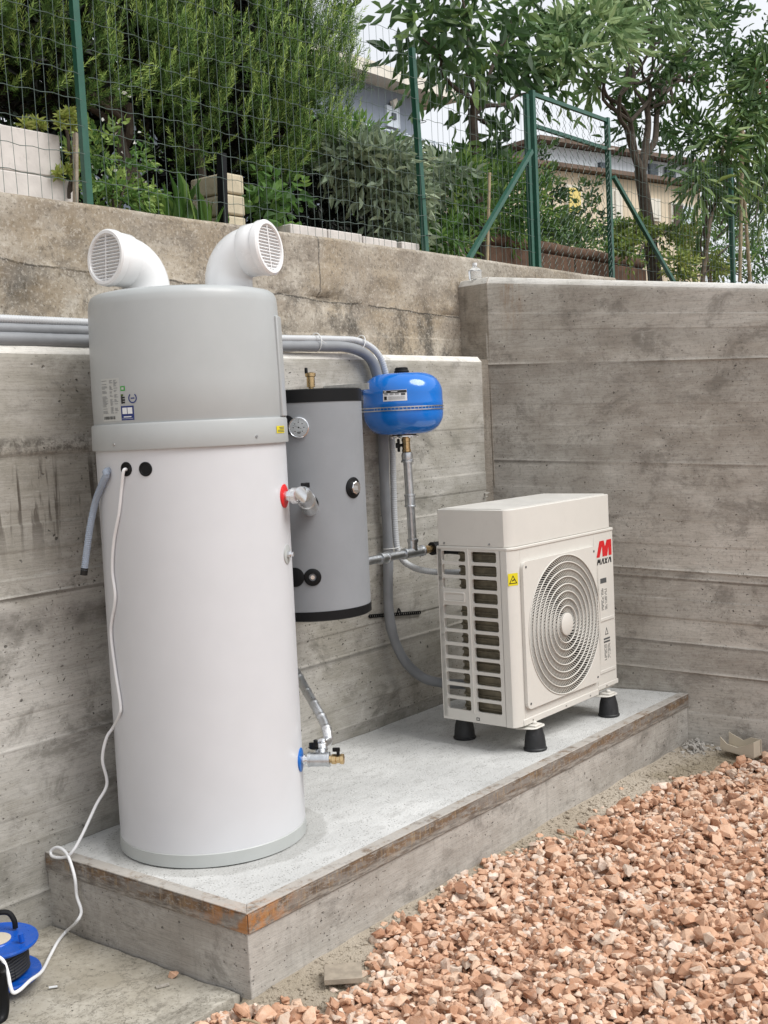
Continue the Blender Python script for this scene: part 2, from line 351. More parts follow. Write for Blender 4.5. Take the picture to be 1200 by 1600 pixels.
M['blue_ring'] = plain('blue_rosette', '#0b62b4', .4)
M['red_ring'] = plain('red_rosette', '#cf1f22', .4)
M['galv'] = plain('galvanised_steel', (.56,.58,.60), .38, 1, var=.14, vs=40, bump=.15, bs=250)
M['chrome'] = plain('bright_steel', (.74,.75,.77), .2, 1, var=.06, vs=60)
M['foil'] = plain('silver_foil', (.74,.75,.76), .33, 1, var=.04, vs=40)
M['brass'] = plain('brass', (.62,.45,.24), .3, 1, var=.12, vs=60)
M['insul'] = plain('grey_insulation', '#818386', .5, var=.06, vs=14, bump=.35, bs=45)
M['conduit'] = plain('grey_conduit', '#b9bbbd', .45, var=.04)
M['tie'] = plain('white_tie', '#dcdcda', .4)
M['cable'] = plain('white_cable', '#e2e2e3', .4, var=.03)
M['dark_cable'] = plain('black_cable', '#26272a', .5, var=.1)
M['cream'] = plain('cream_coating', '#d0cdc6', .4, var=.012, spec=.4, dirt=.05)
M['cream_top'] = plain('cream_top', '#d2cfc9', .36, var=.03, dirt=.25, dirtcol=(.34,.34,.33), vs=5)
M['coil'] = plain('coil_fins', '#77705f', .5, .5, var=.2, vs=30)
M['screw'] = plain('screw_steel', (.5,.5,.5), .35, 1)
M['sticker'] = plain('silver_sticker', '#b3b5b2', .35, var=.02)
M['white_label'] = plain('white_label', '#dcdee0', .4, var=.02)
M['yellow'] = plain('yellow_sticker', '#d8c81e', .45, var=.04)
M['ink'] = plain('black_ink', '#17181b', .5)
M['grey_ink'] = plain('grey_ink', '#4d4f50', .5); M['pale_ink'] = plain('pale_ink', '#73767a', .5)
M['navy'] = plain('navy_print', '#1c2c6b', .45)
M['green_print'] = plain('green_print', '#3c9a3f', .45)
M['red_print'] = plain('red_print', '#c8161c', .4)
M['green'] = plain('green_paint', '#265445', .38, var=.1, vs=20, dirt=.25, dirtcol=(.12,.13,.1))
M['wire'] = plain('coated_wire', '#5c6b66', .5, .2)
M['wood'] = plain('weathered_wood', '#94897a', .8, var=.15, vs=30, bump=.3, bs=90)
M['beige'] = plain('beige_plastic', '#c0b6a4', .55, var=.04, dirt=.2)
M['block'] = plain('pale_block', '#cbc5c0', .9, var=.08, vs=12, bump=.3, bs=80, dirt=.35, dirtcol=(.3,.28,.25))
M['tufa'] = plain('sand_block', '#c2b79f', .95, var=.1, vs=14, bump=.5, bs=110, dirt=.3)
M['log'] = plain('dark_log', '#5d4637', .95, var=.25, vs=14, bump=.6, bs=70, dirt=.4, dirtcol=(.03,.025,.02))
M['earth'] = plain('garden_earth', '#5a4c39', 1, var=.25, vs=3, bump=.6, bs=30)
M['bamboo'] = plain('cane', '#a59376', .6, var=.12, vs=20)
M['bark'] = plain('bark', '#463d34', .95, var=.3, vs=25, bump=.8, bs=60)
M['bark_light'] = plain('pale_bark', '#77695a', .95, var=.25, vs=25, bump=.8, bs=60)
def glassy(name, col, rough, trans, ior=1.4):
    m = NT(name); return m.done(col, rough, 0, None, None, Transmission_Weight=trans, IOR=ior)
M['clear'] = glassy('clear_plastic', (.86,.88,.9), .08, .85)
M['hose'] = glassy('clear_hose', (.48,.55,.66), .18, .45)
M['window'] = plain('window_glass', '#39424a', .08, var=.1)
def leafmat(name, dark, mid, light, rough=.5, trans=.25):
    m = NT(name); a = m.n('ShaderNodeAttribute', attribute_name='tint')
    r = m.n('ShaderNodeValToRGB'); e = r.color_ramp; e.elements[0].position = 0; e.elements[0].color = lin(dark)+(1,)
    e.elements[1].position = 1; e.elements[1].color = lin(light)+(1,); q = e.elements.new(.5); q.color = lin(mid)+(1,)
    m.link(a.outputs['Fac'], r.inputs['Fac']); m.link(r.outputs['Color'], m.b.inputs['Base Color'])
    m.b.inputs['Roughness'].default_value = rough; m.b.inputs['Specular IOR Level'].default_value = .35
    tr = m.n('ShaderNodeBsdfTranslucent'); m.link(r.outputs['Color'], tr.inputs['Color'])
    mx = m.n('ShaderNodeMixShader'); mx.inputs['Fac'].default_value = trans
    out = [n for n in m.t.nodes if n.type == 'OUTPUT_MATERIAL'][0]
    m.link(m.b.outputs[0], mx.inputs[1]); m.link(tr.outputs[0], mx.inputs[2]); m.link(mx.outputs[0], out.inputs['Surface'])
    return m.mat
M['rosemary'] = leafmat('rosemary_leaf', '#2c401c', '#608440', '#b4cc74', trans=.2)
M['rosemary_shade'] = leafmat('rosemary_shade_leaf', '#10140d', '#171e12', '#241f16', trans=.05)  # near-black leaf colours carry the shade inside and under the rosemary
M['sage'] = leafmat('grey_green_leaf', '#5a6b4f', '#83937a', '#abb897', trans=.3)
M['hedge'] = leafmat('hedge_leaf', '#3b5a2e', '#648a45', '#a6bd6a', trans=.35)
M['darkleaf'] = leafmat('dark_leaf', '#344c2e', '#527042', '#8aa25f', .4, trans=.35)
M['budd'] = leafmat('grey_willow_leaf', '#4f6b45', '#7c9868', '#b3c593', trans=.35)
M['peach'] = leafmat('long_leaf', '#3b5533', '#5d7a47', '#93a45f')
M['lime'] = leafmat('yellow_green_leaf', '#566b30', '#879747', '#b9bf70')
M['flower'] = leafmat('white_flower', '#c9c9c2', '#e2e2dc', '#f0f0ea')
M['redflower'] = leafmat('red_flower', '#7c2430', '#a83240', '#c2505a')
# ------------------------------------------------------------------ the setting: ground, slab, walls, plinth
def vnoise(x, y, seed):
    g = np.random.default_rng(seed).random((256, 256)); xi = np.floor(x).astype(int); yi = np.floor(y).astype(int)
    fx = x-xi; fy = y-yi; fx = fx*fx*(3-2*fx); fy = fy*fy*(3-2*fy); a = lambda i, j: g[(xi+i) % 256, (yi+j) % 256]
    return (a(0,0)*(1-fx)*(1-fy)+a(1,0)*fx*(1-fy)+a(0,1)*(1-fx)*fy+a(1,1)*fx*fy)*2-1
def fbm(x, y, s, o=4):
    r = 0; k = 1
    for i in range(o): r = r+k*vnoise(x*2**i, y*2**i, s+i); k *= .5
    return r
def grid_mesh(mb, P, mi=None):
    nv, nu = P.shape[:2]; idx = np.arange(nv*nu).reshape(nv, nu)
    f = np.stack([idx[:-1,:-1], idx[:-1,1:], idx[1:,1:], idx[1:,:-1]], -1).reshape(-1, 4); o = len(mb.v)
    mb.v.extend(map(tuple, P.reshape(-1, 3).tolist())); mb.f.extend(map(tuple, (f+o).tolist()))
    mb.m.extend([0]*len(f) if mi is None else np.repeat(mi, nu-1).tolist()); return idx+o
def relief_wall(name, O, U, N, L, zt, z0, lines, mats, thick, seed, tilt=0, rough=.0025, fin=.006, lip=.028, du=.03, bump_fn=None, ztop=None, parent=None, step=.0011, strong=()):
    """concrete wall cast against boards: every board stands a little proud or back, mortar fins along the joints"""
    O, U, N = V(*O), unit(U), unit(N); rr = np.random.default_rng(seed)
    rows = set(np.round(np.arange(z0, zt-lip, .022), 4))
    for l in lines: rows |= {round(l+d, 4) for d in (-.010, -.004, 0, .004, .010)}
    rows = sorted(r for r in rows if r < zt-lip-.004)+[zt-lip, zt-.004, zt]; rows = np.array(rows)
    u = np.arange(0, L+du, du); UU, RR = np.meshgrid(u, rows)
    off = rough*fbm(UU*3, RR*6, seed)
    ls = [z0-1]+list(lines)+[zt+1]
    for a, b in zip(ls[:-1], ls[1:]): off += np.where((RR > a) & (RR <= b), rr.normal(0, step)+rr.normal(0, step*.3)*UU, 0)
    for l in lines:
        amp = fin*(1.0 if l in strong else rr.choice([.05, .1, .2]))*np.clip(vnoise(UU*1.7, UU*0+l*31, seed+5)*.8+(.5 if l in strong else .15), -.3, 1)
        off += amp*np.exp(-((RR-l)/.0045)**2)
    if bump_fn is not None: off += bump_fn(UU, RR)
    chamf = np.clip((RR-(zt-lip))/lip, 0, 1); off += -chamf*lip*.8+chamf*.004*vnoise(UU*9, RR*0, seed+9)
    Z = RR+tilt*UU
    if ztop is not None:
        zb = zt-.42; t = np.clip((RR-zb)/(zt-zb), 0, 1); Z = np.where(t > 0, (1-t)*(zb+tilt*UU)+t*ztop(UU)-0*t, Z)
    P = O[None,None]+UU[...,None]*U+off[...,None]*N; P[..., 2] = O[2]+Z
    mb = MB(); mi = np.zeros(len(rows)-1, int); mi[-2:] = 1
    idx = grid_mesh(mb, P, mi)
    b0 = len(mb.v); back = [P[0,0]-N*thick, P[0,-1]-N*thick, P[-1,-1]-N*thick, P[-1,0]-N*thick]
    mb.v.extend([tuple(q) for q in back])
    mb.f += [(b0, b0+1, b0+2, b0+3), tuple(idx[-1,::-1])+(b0+3, b0+2)[::1], tuple(idx[0])+(b0+1, b0), tuple(idx[:,0][::-1])+(b0, b0+3), tuple(idx[:,-1])+(b0+2, b0+1)]
    mb.m += [0, 1, 0, 0, 0]
    ob = mb.build(name, mats, parent, sharp=60)
    tone = np.zeros(RR.shape)
    for a, b in zip(ls[:-1], ls[1:]): tone = np.where((RR > a+.002) & (RR <= b+.002), rr.normal(0, .5)+rr.normal(0, .12)*UU, tone)
    for l in lines: tone = np.where(np.abs(RR-l) < .003, tone-(2.2 if l in strong else rr.uniform(.2, 1.3))*np.clip(.6+vnoise(UU*2, UU*0+l*17, seed+2), 0, 1), tone)
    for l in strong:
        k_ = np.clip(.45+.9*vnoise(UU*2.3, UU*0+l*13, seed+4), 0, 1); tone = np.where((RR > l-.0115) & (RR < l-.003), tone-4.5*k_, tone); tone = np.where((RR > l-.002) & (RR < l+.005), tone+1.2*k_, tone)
    at_ = ob.data.attributes.new('tone', 'FLOAT', 'POINT'); tv = np.zeros(len(ob.data.vertices), np.float32); tv[:tone.size] = np.clip(tone, -5.5, 2.5).ravel(); at_.data.foreach_set('value', tv)
    return ob
W = .9875
# ground: one sheet, sandy near the plinth
gx = np.unique(np.round(np.concatenate([np.linspace(-60, -4, 15), np.linspace(-4, -.4, 19), np.arange(-.4, 3.6, .03), np.linspace(3.6, 60, 15)]), 3))
gy = np.unique(np.round(np.concatenate([np.linspace(-60, -4, 15), np.linspace(-4, -1.5, 12), np.arange(-1.5, .06, .03), np.linspace(.06, 3, 6)]), 3))
GX, GY = np.meshgrid(gx, gy)
def ground_z(x, y):
    near = np.clip((y+.45)/.45, 0, 1)*np.clip((x+.05)/.3, 0, 1)*(y < .2)
    return -.283+near*(.028+.012*np.clip(x/3, 0, 1))+.007*fbm(x*4, y*4, 41)*np.clip((y+3)/1, 0, 1)
GZ = ground_z(GX, GY); GZ = np.where((GY > .03) & (GX < 0), -.36, GZ); GZ = np.where(GY > .5, -.6, GZ)
mb = MB(); grid_mesh(mb, np.stack([GX, GY, GZ], -1)); g = structure(mb.build('ground', M['sand'], sharp=80))
# slab on the left
mb = MB(); sx = np.arange(-5, -.002, .04); sx = np.append(sx, -.003); sy = np.linspace(.052, W-.004, 26); SX, SY = np.meshgrid(sx, sy)
SZ = -.262+.0035*fbm(SX*5, SY*9, 12); SY2 = SY.copy(); SY2[0] += .006*vnoise(sx*14, sx*0, 3)
idx = grid_mesh(mb, np.stack([SX, SY2, SZ], -1)); lo = np.stack([SX[0], SY2[0]-.004, SZ[0]*0-.37], -1); o = len(mb.v); mb.v.extend(map(tuple, lo.tolist()))
for k in range(len(sx)-1): mb.f.append((o+k, o+k+1, int(idx[0,k+1]), int(idx[0,k]))); mb.m.append(0)
structure(mb.build('concrete_slab', M['slab'], sharp=60))

# lower, newer wall
def lump(u, z):
    x = u-3.0
    rough_band = np.exp(-((z-1.405)/.022)**2)*np.clip((.9-x)/.3, 0, 1)*(.006+.006*vnoise(x*30, z*40, 77))
    kick = np.where((z < -.128), .012, 0)*np.clip((.4-x)/.2, 0, 1)
    knob = .02*np.exp(-(((x-1.98)/.06)**2+((z-.16)/.04)**2))
    return rough_band+kick+knob
mlines = [-.128, .053, .147, .384, .493, .60, .721, .809, .901, .959, 1.05, 1.141, 1.19, 1.30, 1.378, 1.507, 1.60]
w1 = relief_wall('concrete_wall', (-3, W, 0), (1,0,0), (0,-1,0), 5.86, 1.7527, -.5, mlines, [M['wall_new'], M['lip']], .238, 11, bump_fn=lump, rough=.002, strong=(.901, .384, -.128))
tag(w1, 'pale new concrete wall carrying grey pipes along its top, behind the white heater', 'wall')
# ragged right end of the newer wall, mortar squeezed out beside it
mb = MB()
for k in range(90):
    z = -.3+k*.0165+random.uniform(-.01, .01); s_ = random.uniform(.004, .016)
    c = V(2.868+random.uniform(-.004, .018), W+.012+random.uniform(-.012, .03), z)
    q = [c+np.array([random.gauss(0, s_), random.gauss(0, s_), random.gauss(0, s_*.7)]) for _ in range(6)]
    mb.add(q, [(0,1,2),(0,2,3),(0,3,4),(0,4,1),(5,2,1),(5,3,2),(5,4,3),(5,1,4)])
stuff(mb.build('mortar_crumbs', M['wall_new'], w1))
mb = MB(); mb.box(2.858, 3.06, 1.035, 1.229, -.4, 1.742); mb.build('corner_fill', M['wall_return'], w1)
# upper, old wall
def old_lump(u, z):
    x = u-3.0; c = 2.09-.032*x+.012*vnoise(x*4, x*0, 8)
    crack = -.012*np.exp(-((z-c)/.006)**2)+.008*np.exp(-((z-c-.014)/.01)**2)*(vnoise(x*9, x*0+3, 19)+.6)
    hole = -.03*np.exp(-(((x-1.95)/.10)**2+((z-2.03)/.02)**2))*(1+.6*vnoise(x*30, z*30, 4))
    vert = -.006*np.exp(-((x-1.90)/.006)**2)*(z > 2.02)
    step = np.where(z < c, .006, 0)
    return crack+hole+vert+step
w2 = relief_wall('concrete_wall', (-3, 1.23, 0), (1,0,0), (0,-1,0), 7.9, 2.322, .5, [1.86, 2.2], [M['wall_old'], M['wall_old']], .36, 23, bump_fn=old_lump, rough=.007, fin=.003, lip=.012)
tag(w2, 'old brown weathered concrete wall above the pipes, topped by the wire fence', 'wall')
# side wall: turns the corner on the right, boards run slightly downhill
RWA = .12; RWU = V(math.sin(RWA), -math.cos(RWA), 0); RWN = V(-math.cos(RWA), -math.sin(RWA), 0); RWB = V(3.023, 1.045, 0)
w3 = thing('concrete_wall', (3.1, .9, -.5), 'tall brownish board-marked concrete wall on the right behind the heat pump', 'wall')
relief_wall('wall_face', RWB, RWU, RWN, 4.6, 2.185, -.6, [-.05, .154, .30, .42, .52, .626, .666, .79, .92, 1.06, 1.204, 1.29, 1.39, 1.50, 1.61, 1.715, 1.80, 1.90, 1.99], [M['wall_side'], M['lip']], .26, 37, tilt=-.042, rough=.0028, fin=.009, strong=(1.715, 1.204, .666, .626, .154, .30), lip=.034, ztop=lambda u: 2.185-.124*u, parent=w3)
relief_wall('wall_return', (3.052, 1.245, 0), RWB-V(3.052, 1.245, 0), (-1,-.1,0), .2005, 2.183, -.6, [.3, .9], [M['wall_return'], M['lip']], .2, 39, rough=.002, fin=.002, lip=.034, du=.02, parent=w3)

# plinth
pl = thing('concrete_plinth', (1.56, .5, -.45), 'long low concrete plinth with rusty steel edges under the heater and heat pump', 'plinth')
mb = MB(); ex = 3.145; loop = [(.006, .006), (ex, .006), (3.04, W-.003), (.006, W-.003)]
f_ = lambda p, q, d: V(p, q, d)
mb.slab(loop, f_, -.45, -.0105, 0); mb.build('body', M['plinth'], pl, bevel=.004)
# trowelled topping with slight unevenness
tx_ = np.linspace(.05, 1, 70); ty_ = np.linspace(0, 1, 30); TX, TY = np.meshgrid(tx_, ty_)
TYY = .048+TY*(W-.052); XE = ex-.105*(TYY/W)-.003; TXX = .05+(TX-.05)/.95*(XE-.05)
mb = MB(); TZ = -.001+.0022*fbm(TXX*5, TYY*5, 61)*np.clip(np.minimum(TXX-.05, TYY-.048)*20, 0, 1)
idx = grid_mesh(mb, np.stack([TXX, TYY, TZ], -1)); lo = []
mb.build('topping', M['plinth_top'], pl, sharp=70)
h = .066
mb = MB(); mb.slab([(-.001,.0), (ex,.0), (ex,.05), (.05,.05)], f_, -.006, .0015); mb.slab([(.0055,0), (ex,0), (ex,.0055), (.0055,.0055)], f_, -h, -.0062); mb.build('steel_edge', M['rust'], pl, bevel=.002)
mb = MB(); mb.slab([(0,.0005), (.0495,.0505), (.0495,W-.004), (0,W-.004)], f_, -.0062, .0012); mb.slab([(0,.0005), (.0053,.0058), (.0053,W-.004), (0,W-.004)], f_, -h, -.0064); mb.build('steel_edge', M['rust'], pl, bevel=.002)
# garden ground above the walls
gx = np.concatenate([np.linspace(-8, 10, 60), np.linspace(11, 90, 30)]); gy = np.concatenate([np.linspace(1.56, 6, 24), np.linspace(7, 90, 30)])
GX, GY = np.meshgrid(gx, gy); GZ = 2.27+.05*np.clip(GY-1.6, 0, 4)+.03*fbm(GX*1.3, GY*1.3, 51)
mb = MB(); grid_mesh(mb, np.stack([GX, GY, GZ], -1)); structure(mb.build('garden_ground', M['earth'], sharp=80))
gx = np.concatenate([np.linspace(3.4, 10, 30), np.linspace(11, 90, 20)]); gy = np.concatenate([np.linspace(-30, -3, 12), np.linspace(-2.5, 1.52, 14)])
GX, GY = np.meshgrid(gx, gy); GZ = np.minimum(2.22, 1.75+.124*(GY+2.6))*1.0-.06+.02*fbm(GX*1.3, GY*1.3, 52); GZ = np.maximum(GZ, 1.3)
mb = MB(); grid_mesh(mb, np.stack([GX, GY, GZ], -1)); structure(mb.build('garden_ground', M['earth'], sharp=80))

# ------------------------------------------------------------------ gravel
def hull_stone(seed, n=13, cut=.55):
    r = np.random.default_rng(seed); p = r.normal(size=(n, 3)); p /= np.linalg.norm(p, axis=1)[:, None]; p *= r.uniform(.75, 1.1, (n, 1))
    p *= np.array([1, r.uniform(.62, .95), r.uniform(.38, .68)])
    bm = bmesh.new()
    for q in p: bm.verts.new(q)
    res = bmesh.ops.convex_hull(bm, input=bm.verts[:])
    bmesh.ops.delete(bm, geom=[e for e in res['geom_interior'] if isinstance(e, bmesh.types.BMVert)], context='VERTS')
    bmesh.ops.triangulate(bm, faces=bm.faces[:]); bm.verts.ensure_lookup_table(); bm.normal_update()
    v = np.array([x.co[:] for x in bm.verts]); bm.verts.index_update(); f = np.array([[q.index for q in k.verts] for k in bm.faces]); bm.free()
    return v, f
HULLS = [hull_stone(100+i, 14+i % 9) for i in range(40)]
def rotm(n):
    q = rng.normal(size=(n, 4)); q /= np.linalg.norm(q, axis=1)[:, None]; w, x, y, z = q.T
    return np.stack([1-2*(y*y+z*z), 2*(x*y-z*w), 2*(x*z+y*w), 2*(x*y+z*w), 1-2*(x*x+z*z), 2*(y*z-x*w), 2*(x*z-y*w), 2*(y*z+x*w), 1-2*(x*x+y*y)], -1).reshape(n, 3, 3)
def bulk_mesh(name, vs, fs, tint, mat, smooth=False, quads=False):
    me = bpy.data.meshes.new(name); k = fs.shape[1]
    me.vertices.add(len(vs)); me.vertices.foreach_set('co', vs.astype(np.float32).ravel())
    me.loops.add(fs.size); me.loops.foreach_set('vertex_index', fs.astype(np.int32).ravel())
    me.polygons.add(len(fs)); me.polygons.foreach_set('loop_start', np.arange(0, fs.size, k, dtype=np.int32)); me.polygons.foreach_set('loop_total', np.full(len(fs), k, np.int32))
    me.polygons.foreach_set('use_smooth', [smooth]*len(fs))
    a = me.attributes.new('tint', 'FLOAT', 'POINT'); a.data.foreach_set('value', tint.astype(np.float32))
    me.materials.append(mat); me.update(calc_edges=True); me.validate(); return me
def pile(name, pts, size, mat, zfun, parent=None, flat=.55, tints=None):
    """stones dropped one after another onto the ones already lying there"""
    N = len(pts); x0, y0 = pts.min(0)-.1; cell = .007; nx, ny = (((pts.max(0)+.1)-(x0, y0))/cell).astype(int)+2
    cx = x0+np.arange(nx)*cell; cy = y0+np.arange(ny)*cell; XX, YY = np.meshgrid(cx, cy, indexing='ij'); H = zfun(XX, YY)
    Rm = rotm(N); tilt = rng.random(N) < .7
    VS = []; FS = []; T = []; o = 0
    for i in range(N):
        v, f = HULLS[rng.integers(len(HULLS))]; s = size[i]
        if tilt[i]:
            a = rng.uniform(0, 6.283); b = rng.normal(0, .35, 2); Rz = np.array([[math.cos(a), -math.sin(a), 0], [math.sin(a), math.cos(a), 0], [0,0,1]])
            Rx = np.array([[1,0,0],[0,math.cos(b[0]),-math.sin(b[0])],[0,math.sin(b[0]),math.cos(b[0])]]); q = v @ (Rz@Rx).T*s
        else: q = v @ Rm[i].T*s
        r = s*.75; i0, i1 = int((pts[i,0]-r-x0)/cell), int((pts[i,0]+r-x0)/cell)+2; j0, j1 = int((pts[i,1]-r-y0)/cell), int((pts[i,1]+r-y0)/cell)+2
        i0, j0 = max(i0, 0), max(j0, 0); sub = H[i0:i1, j0:j1]; zb = np.percentile(sub, 30); hh = q[:,2].max(); lowz = q[:,2].min()
        zc = zb-lowz*.5
        q = q+np.array([pts[i,0], pts[i,1], zc]); d2 = ((XX[i0:i1,j0:j1]-pts[i,0])**2+(YY[i0:i1,j0:j1]-pts[i,1])**2)/(s*.9)**2
        top = zc+hh*.8*np.sqrt(np.clip(1-d2, 0, 1)); H[i0:i1, j0:j1] = np.where(d2 < 1, np.maximum(sub, top), sub)
        VS.append(q); FS.append(f+o); o += len(v); T.append(np.full(len(v), rng.beta(1.5, 1.35) if tints is None else tints[i]))
    me = bulk_mesh(name, np.concatenate(VS), np.concatenate(FS), np.concatenate(T), mat)
    ob = bpy.data.objects.new(name, me); COL.objects.link(ob); return ob
edge_px = [(318,1590), (400,1572), (470,1560), (520,1570), (580,1530), (600,1478), (640,1448), (700,1405), (745,1368), (827,1328), (932,1307), (955,1279), (1013,1256), (1060,1228), (1118,1210), (1171,1191), (1200,1181)]
EDGE = np.array([at(px, py, z=-.245)[:2] for px, py in edge_px])
exs = np.concatenate([[-1.2, -.5], EDGE[:,0], [3.3]]); eys = np.concatenate([[.03, .03], EDGE[:,1], [EDGE[-1,1]]]); od = np.argsort(exs); exs, eys = exs[od], eys[od]
def inside(p, margin=.0): margin = margin+.05+.03*np.clip(p[:,0]-.9, 0, 1); return (p[:,1] < np.interp(p[:,0], exs, eys)+margin) & (p[:,0] < 3.19-.12*p[:,1]*0)
n0 = 84000; pts = np.stack([rng.uniform(-1.1, 3.25, n0), rng.uniform(-2.2, .04, n0)], -1)
m_ = inside(pts, np.where(rng.random(n0) < .035, rng.uniform(0, .13, n0), rng.normal(-.01, .02, n0))) & ((pts[:,1] < -.012) | (pts[:,0] < 0)) & (pts[:,1] > -2.2+.0) & (pts[:,0]*.0+1 > 0)
pts = pts[m_]; dens = np.clip(1.25-.35*np.maximum(0, -1.35-pts[:,1]), .3, 1); pts = pts[rng.random(len(pts)) < dens]
size = np.clip(np.exp(rng.normal(math.log(.0155), .42, len(pts))), .005, .042)
od = rng.permutation(len(pts))[:33000]
gz = lambda x, y: ground_z(x, y)-.004
_gm = (g.data.attributes.new('gravel', 'FLOAT', 'POINT')); _co = np.zeros(len(g.data.vertices)*3); g.data.vertices.foreach_get('co', _co); _co = _co.reshape(-1, 3)+np.array(g.location)
_gm.data.foreach_set('value', (np.clip((np.interp(_co[:,0], exs, eys)+.03-_co[:,1])/.06, 0, 1)*(_co[:,0] < 3.3)*(_co[:,0] > -6)).astype(np.float32))
stuff(pile('gravel', pts[od], size[od], M['stone'], gz))['label'] = 'bed of pink crushed stone gravel'
# ------------------------------------------------------------------ water heater
TC = V(.434, .5895, 0); TR = .325
def tank_hit(px, py, r):
    d = ray(px, py); o = CAM[:2]-TC[:2]; a = d[0]**2+d[1]**2; b = 2*(o @ d[:2]); c = o @ o-r*r; q = b*b-4*a*c
    t = (-b-math.sqrt(max(q, 0)))/(2*a); P = CAM+d*t; return P, unit(V(P[0]-TC[0], P[1]-TC[1], 0))
heater = thing('water_heater', TC, 'tall white cylindrical water heater with grey top cover and two white vent elbows', 'water heater')
mb = MB(); mb.lathe([(.318, .0), (.3275, .004), (.3275, .046), (.322, .052)], TC, n=96); mb.build('base_ring', M['grey_base'], heater)
mb = MB(); mb.lathe([(.30, .047), (TR, .049), (TR, 1.39)], TC, n=128); mb.build('tank_body', M['white'], heater)
mb = MB(); mb.lathe([(.320, 1.381), (.3345, 1.382), (.336, 1.386), (.334, 1.462), (.3315, 1.4675), (.318, 1.469)], TC, n=128); bd = mb.build('band', M['grey_cover'], heater)
mb = MB(); mb.lathe([(.322, 1.460), (.3255, 1.468), (.3265, 1.6), (.3210, 1.855), (.3185, 1.876), (.312, 1.891), (.301, 1.899), (.28, 1.9035), (.0001, 1.907)], TC, n=128); cov = mb.build('top_cover', M['grey_cover'], heater)
def arc_panel(mb, r0, r1, a0, a1, z0, z1, taper=0, n=24):
    vs = []
    for z, tp in ((z0, 0), (z1, taper)):
        for r in (r0, r1):
            for k in range(n+1): a = a0+(a1-a0)*k/n; vs.append(TC+V((r-tp)*math.cos(a), (r-tp)*math.sin(a), z))
    m = n+1; fs = []
    for k in range(n):
        fs += [(k, k+1, 2*m+k+1, 2*m+k), (m+k+1, m+k, 3*m+k, 3*m+k+1), (k+1, k, m+k, m+k+1), (2*m+k, 2*m+k+1, 3*m+k+1, 3*m+k)]
    fs += [(0, m, 3*m, 2*m), (n, m+n, 3*m+n, 2*m+n)]; mb.add(vs, fs)
_, nr = tank_hit(432, 560, .325); ar = math.atan2(nr[1], nr[0])
mb = MB(); arc_panel(mb, .320, .3355, ar+.02, ar+2.6, 1.470, 1.812, .004, 40); mb.build('rear_cover', M['grey_cover'], heater, bevel=.004)
# seam down the white jacket at the right, with its lower strip
P, n_ = tank_hit(470, 1060, .325); a_ = math.atan2(n_[1], n_[0])
mb = MB(); arc_panel(mb, .322, .3275, a_+.10, a_+.16, .18, 1.378, 0, 3); mb.build('jacket_seam', M['white'], heater)
def disc_on_tank(name, px, py, r, mat, rad=TR, th=.004, hole=None, n=28, parent=heater, prof=None):
    P, nn = tank_hit(px, py, rad); mb = MB()
    prof = prof or [(r, -.006), (r, th*.6), (r*.93, th), (.0001, th)]
    mb.lathe(prof, P, nn, n); return mb.build(name, mat, parent), P, nn
for px in (197.5, 227.5):
    disc_on_tank('cable_port', px, 733, .021, M['black'], prof=[(.0235, -.01), (.0235, .002), (.021, .0035), (.0175, .003), (.0165, .0012), (.0001, .0012)])
for px, py in ((178, 695), (401, 682)):
    disc_on_tank('screw', px, py, .005, M['screw'], .336, .002, parent=bd)
rr_, RP, RN = disc_on_tank('red_rosette', 444.2, 775, .041, M['red_ring'])
br_, BP, BN = disc_on_tank('blue_rosette', 469.8, 1187, .042, M['blue_ring'])
gs, GP, GN = disc_on_tank('sensor_plug', 448.6, 866, .034, M['grey_base'], th=.003)
mb = MB(); mb.lathe([(.012, .002), (.012, .012), (.008, .015), (.008, .024), (.0001, .024)], GP, GN, 8); mb.build('hex_bolt', M['chrome'], gs, sharp=20)
# stickers, curved to the cover
def tank_uv(px, py, r): P, nn = tank_hit(px, py, r); a = math.atan2(nn[1], nn[0]); return (a-2*math.pi if a > 0 else a), P[2]
def cov_r(z): return float(np.interp(z, [1.46, 1.468, 1.6, 1.845], [.322, .3255, .3265, .3215]))
def sticker(name, mats, parent, a0, a1, z0, z1, lift=.0006, n=10, rf=cov_r, mi=0, mb=None):
    own = mb is None; mb = mb or MB(); vs = []
    for z in (z0, z1):
        for k in range(n+1): a = a0+(a1-a0)*k/n; r = rf(z)+lift; vs.append(TC+V(r*math.cos(a), r*math.sin(a), z))
    mb.add(vs, [(k, k+1, n+2+k, n+1+k) for k in range(n)], mi)
    return mb.build(name, mats, parent) if own else mb
aL, zB = tank_uv(162, 659, .327); aR, zT = tank_uv(186, 590, .326); aL = aL-2*math.pi if aL > aR+3 else aL
mb = MB(); sticker('', None, None, aL, aR, zB, zT, .0006, 10, cov_r, 0, mb)
rr2 = np.random.default_rng(5); da = (aR-aL)
for i in range(30):          # rows of small print
    z = zT-.008-(zT-zB-.03)*i/30
    for c0, c1 in ((.03, .2+rr2.random()*.2), (.5, .58+rr2.random()*.1), (.72, .78+rr2.random()*.15)):
        if rr2.random() < .7: sticker('', None, None, aL+da*c0, aL+da*c1, z, z+.0016, .0012, 2, cov_r, 2, mb)
for i in range(26):          # bar code
    if rr2.random() < .75: sticker('', None, None, aL+da*(.06+.025*i), aL+da*(.06+.025*i+.016), zB+.006, zB+.016, .0012, 1, cov_r, 1, mb)
mb.build('rating_sticker', [M['sticker'], M['grey_ink'], M['pale_ink']], cov)
a0, z0 = tank_uv(190, 657, .327); a1, z1 = tank_uv(208.5, 633.5, .327); mb = MB(); sticker('', None, None, a0, a1, z0, z1, .0006, 6, cov_r, 0, mb)
d_ = a1-a0
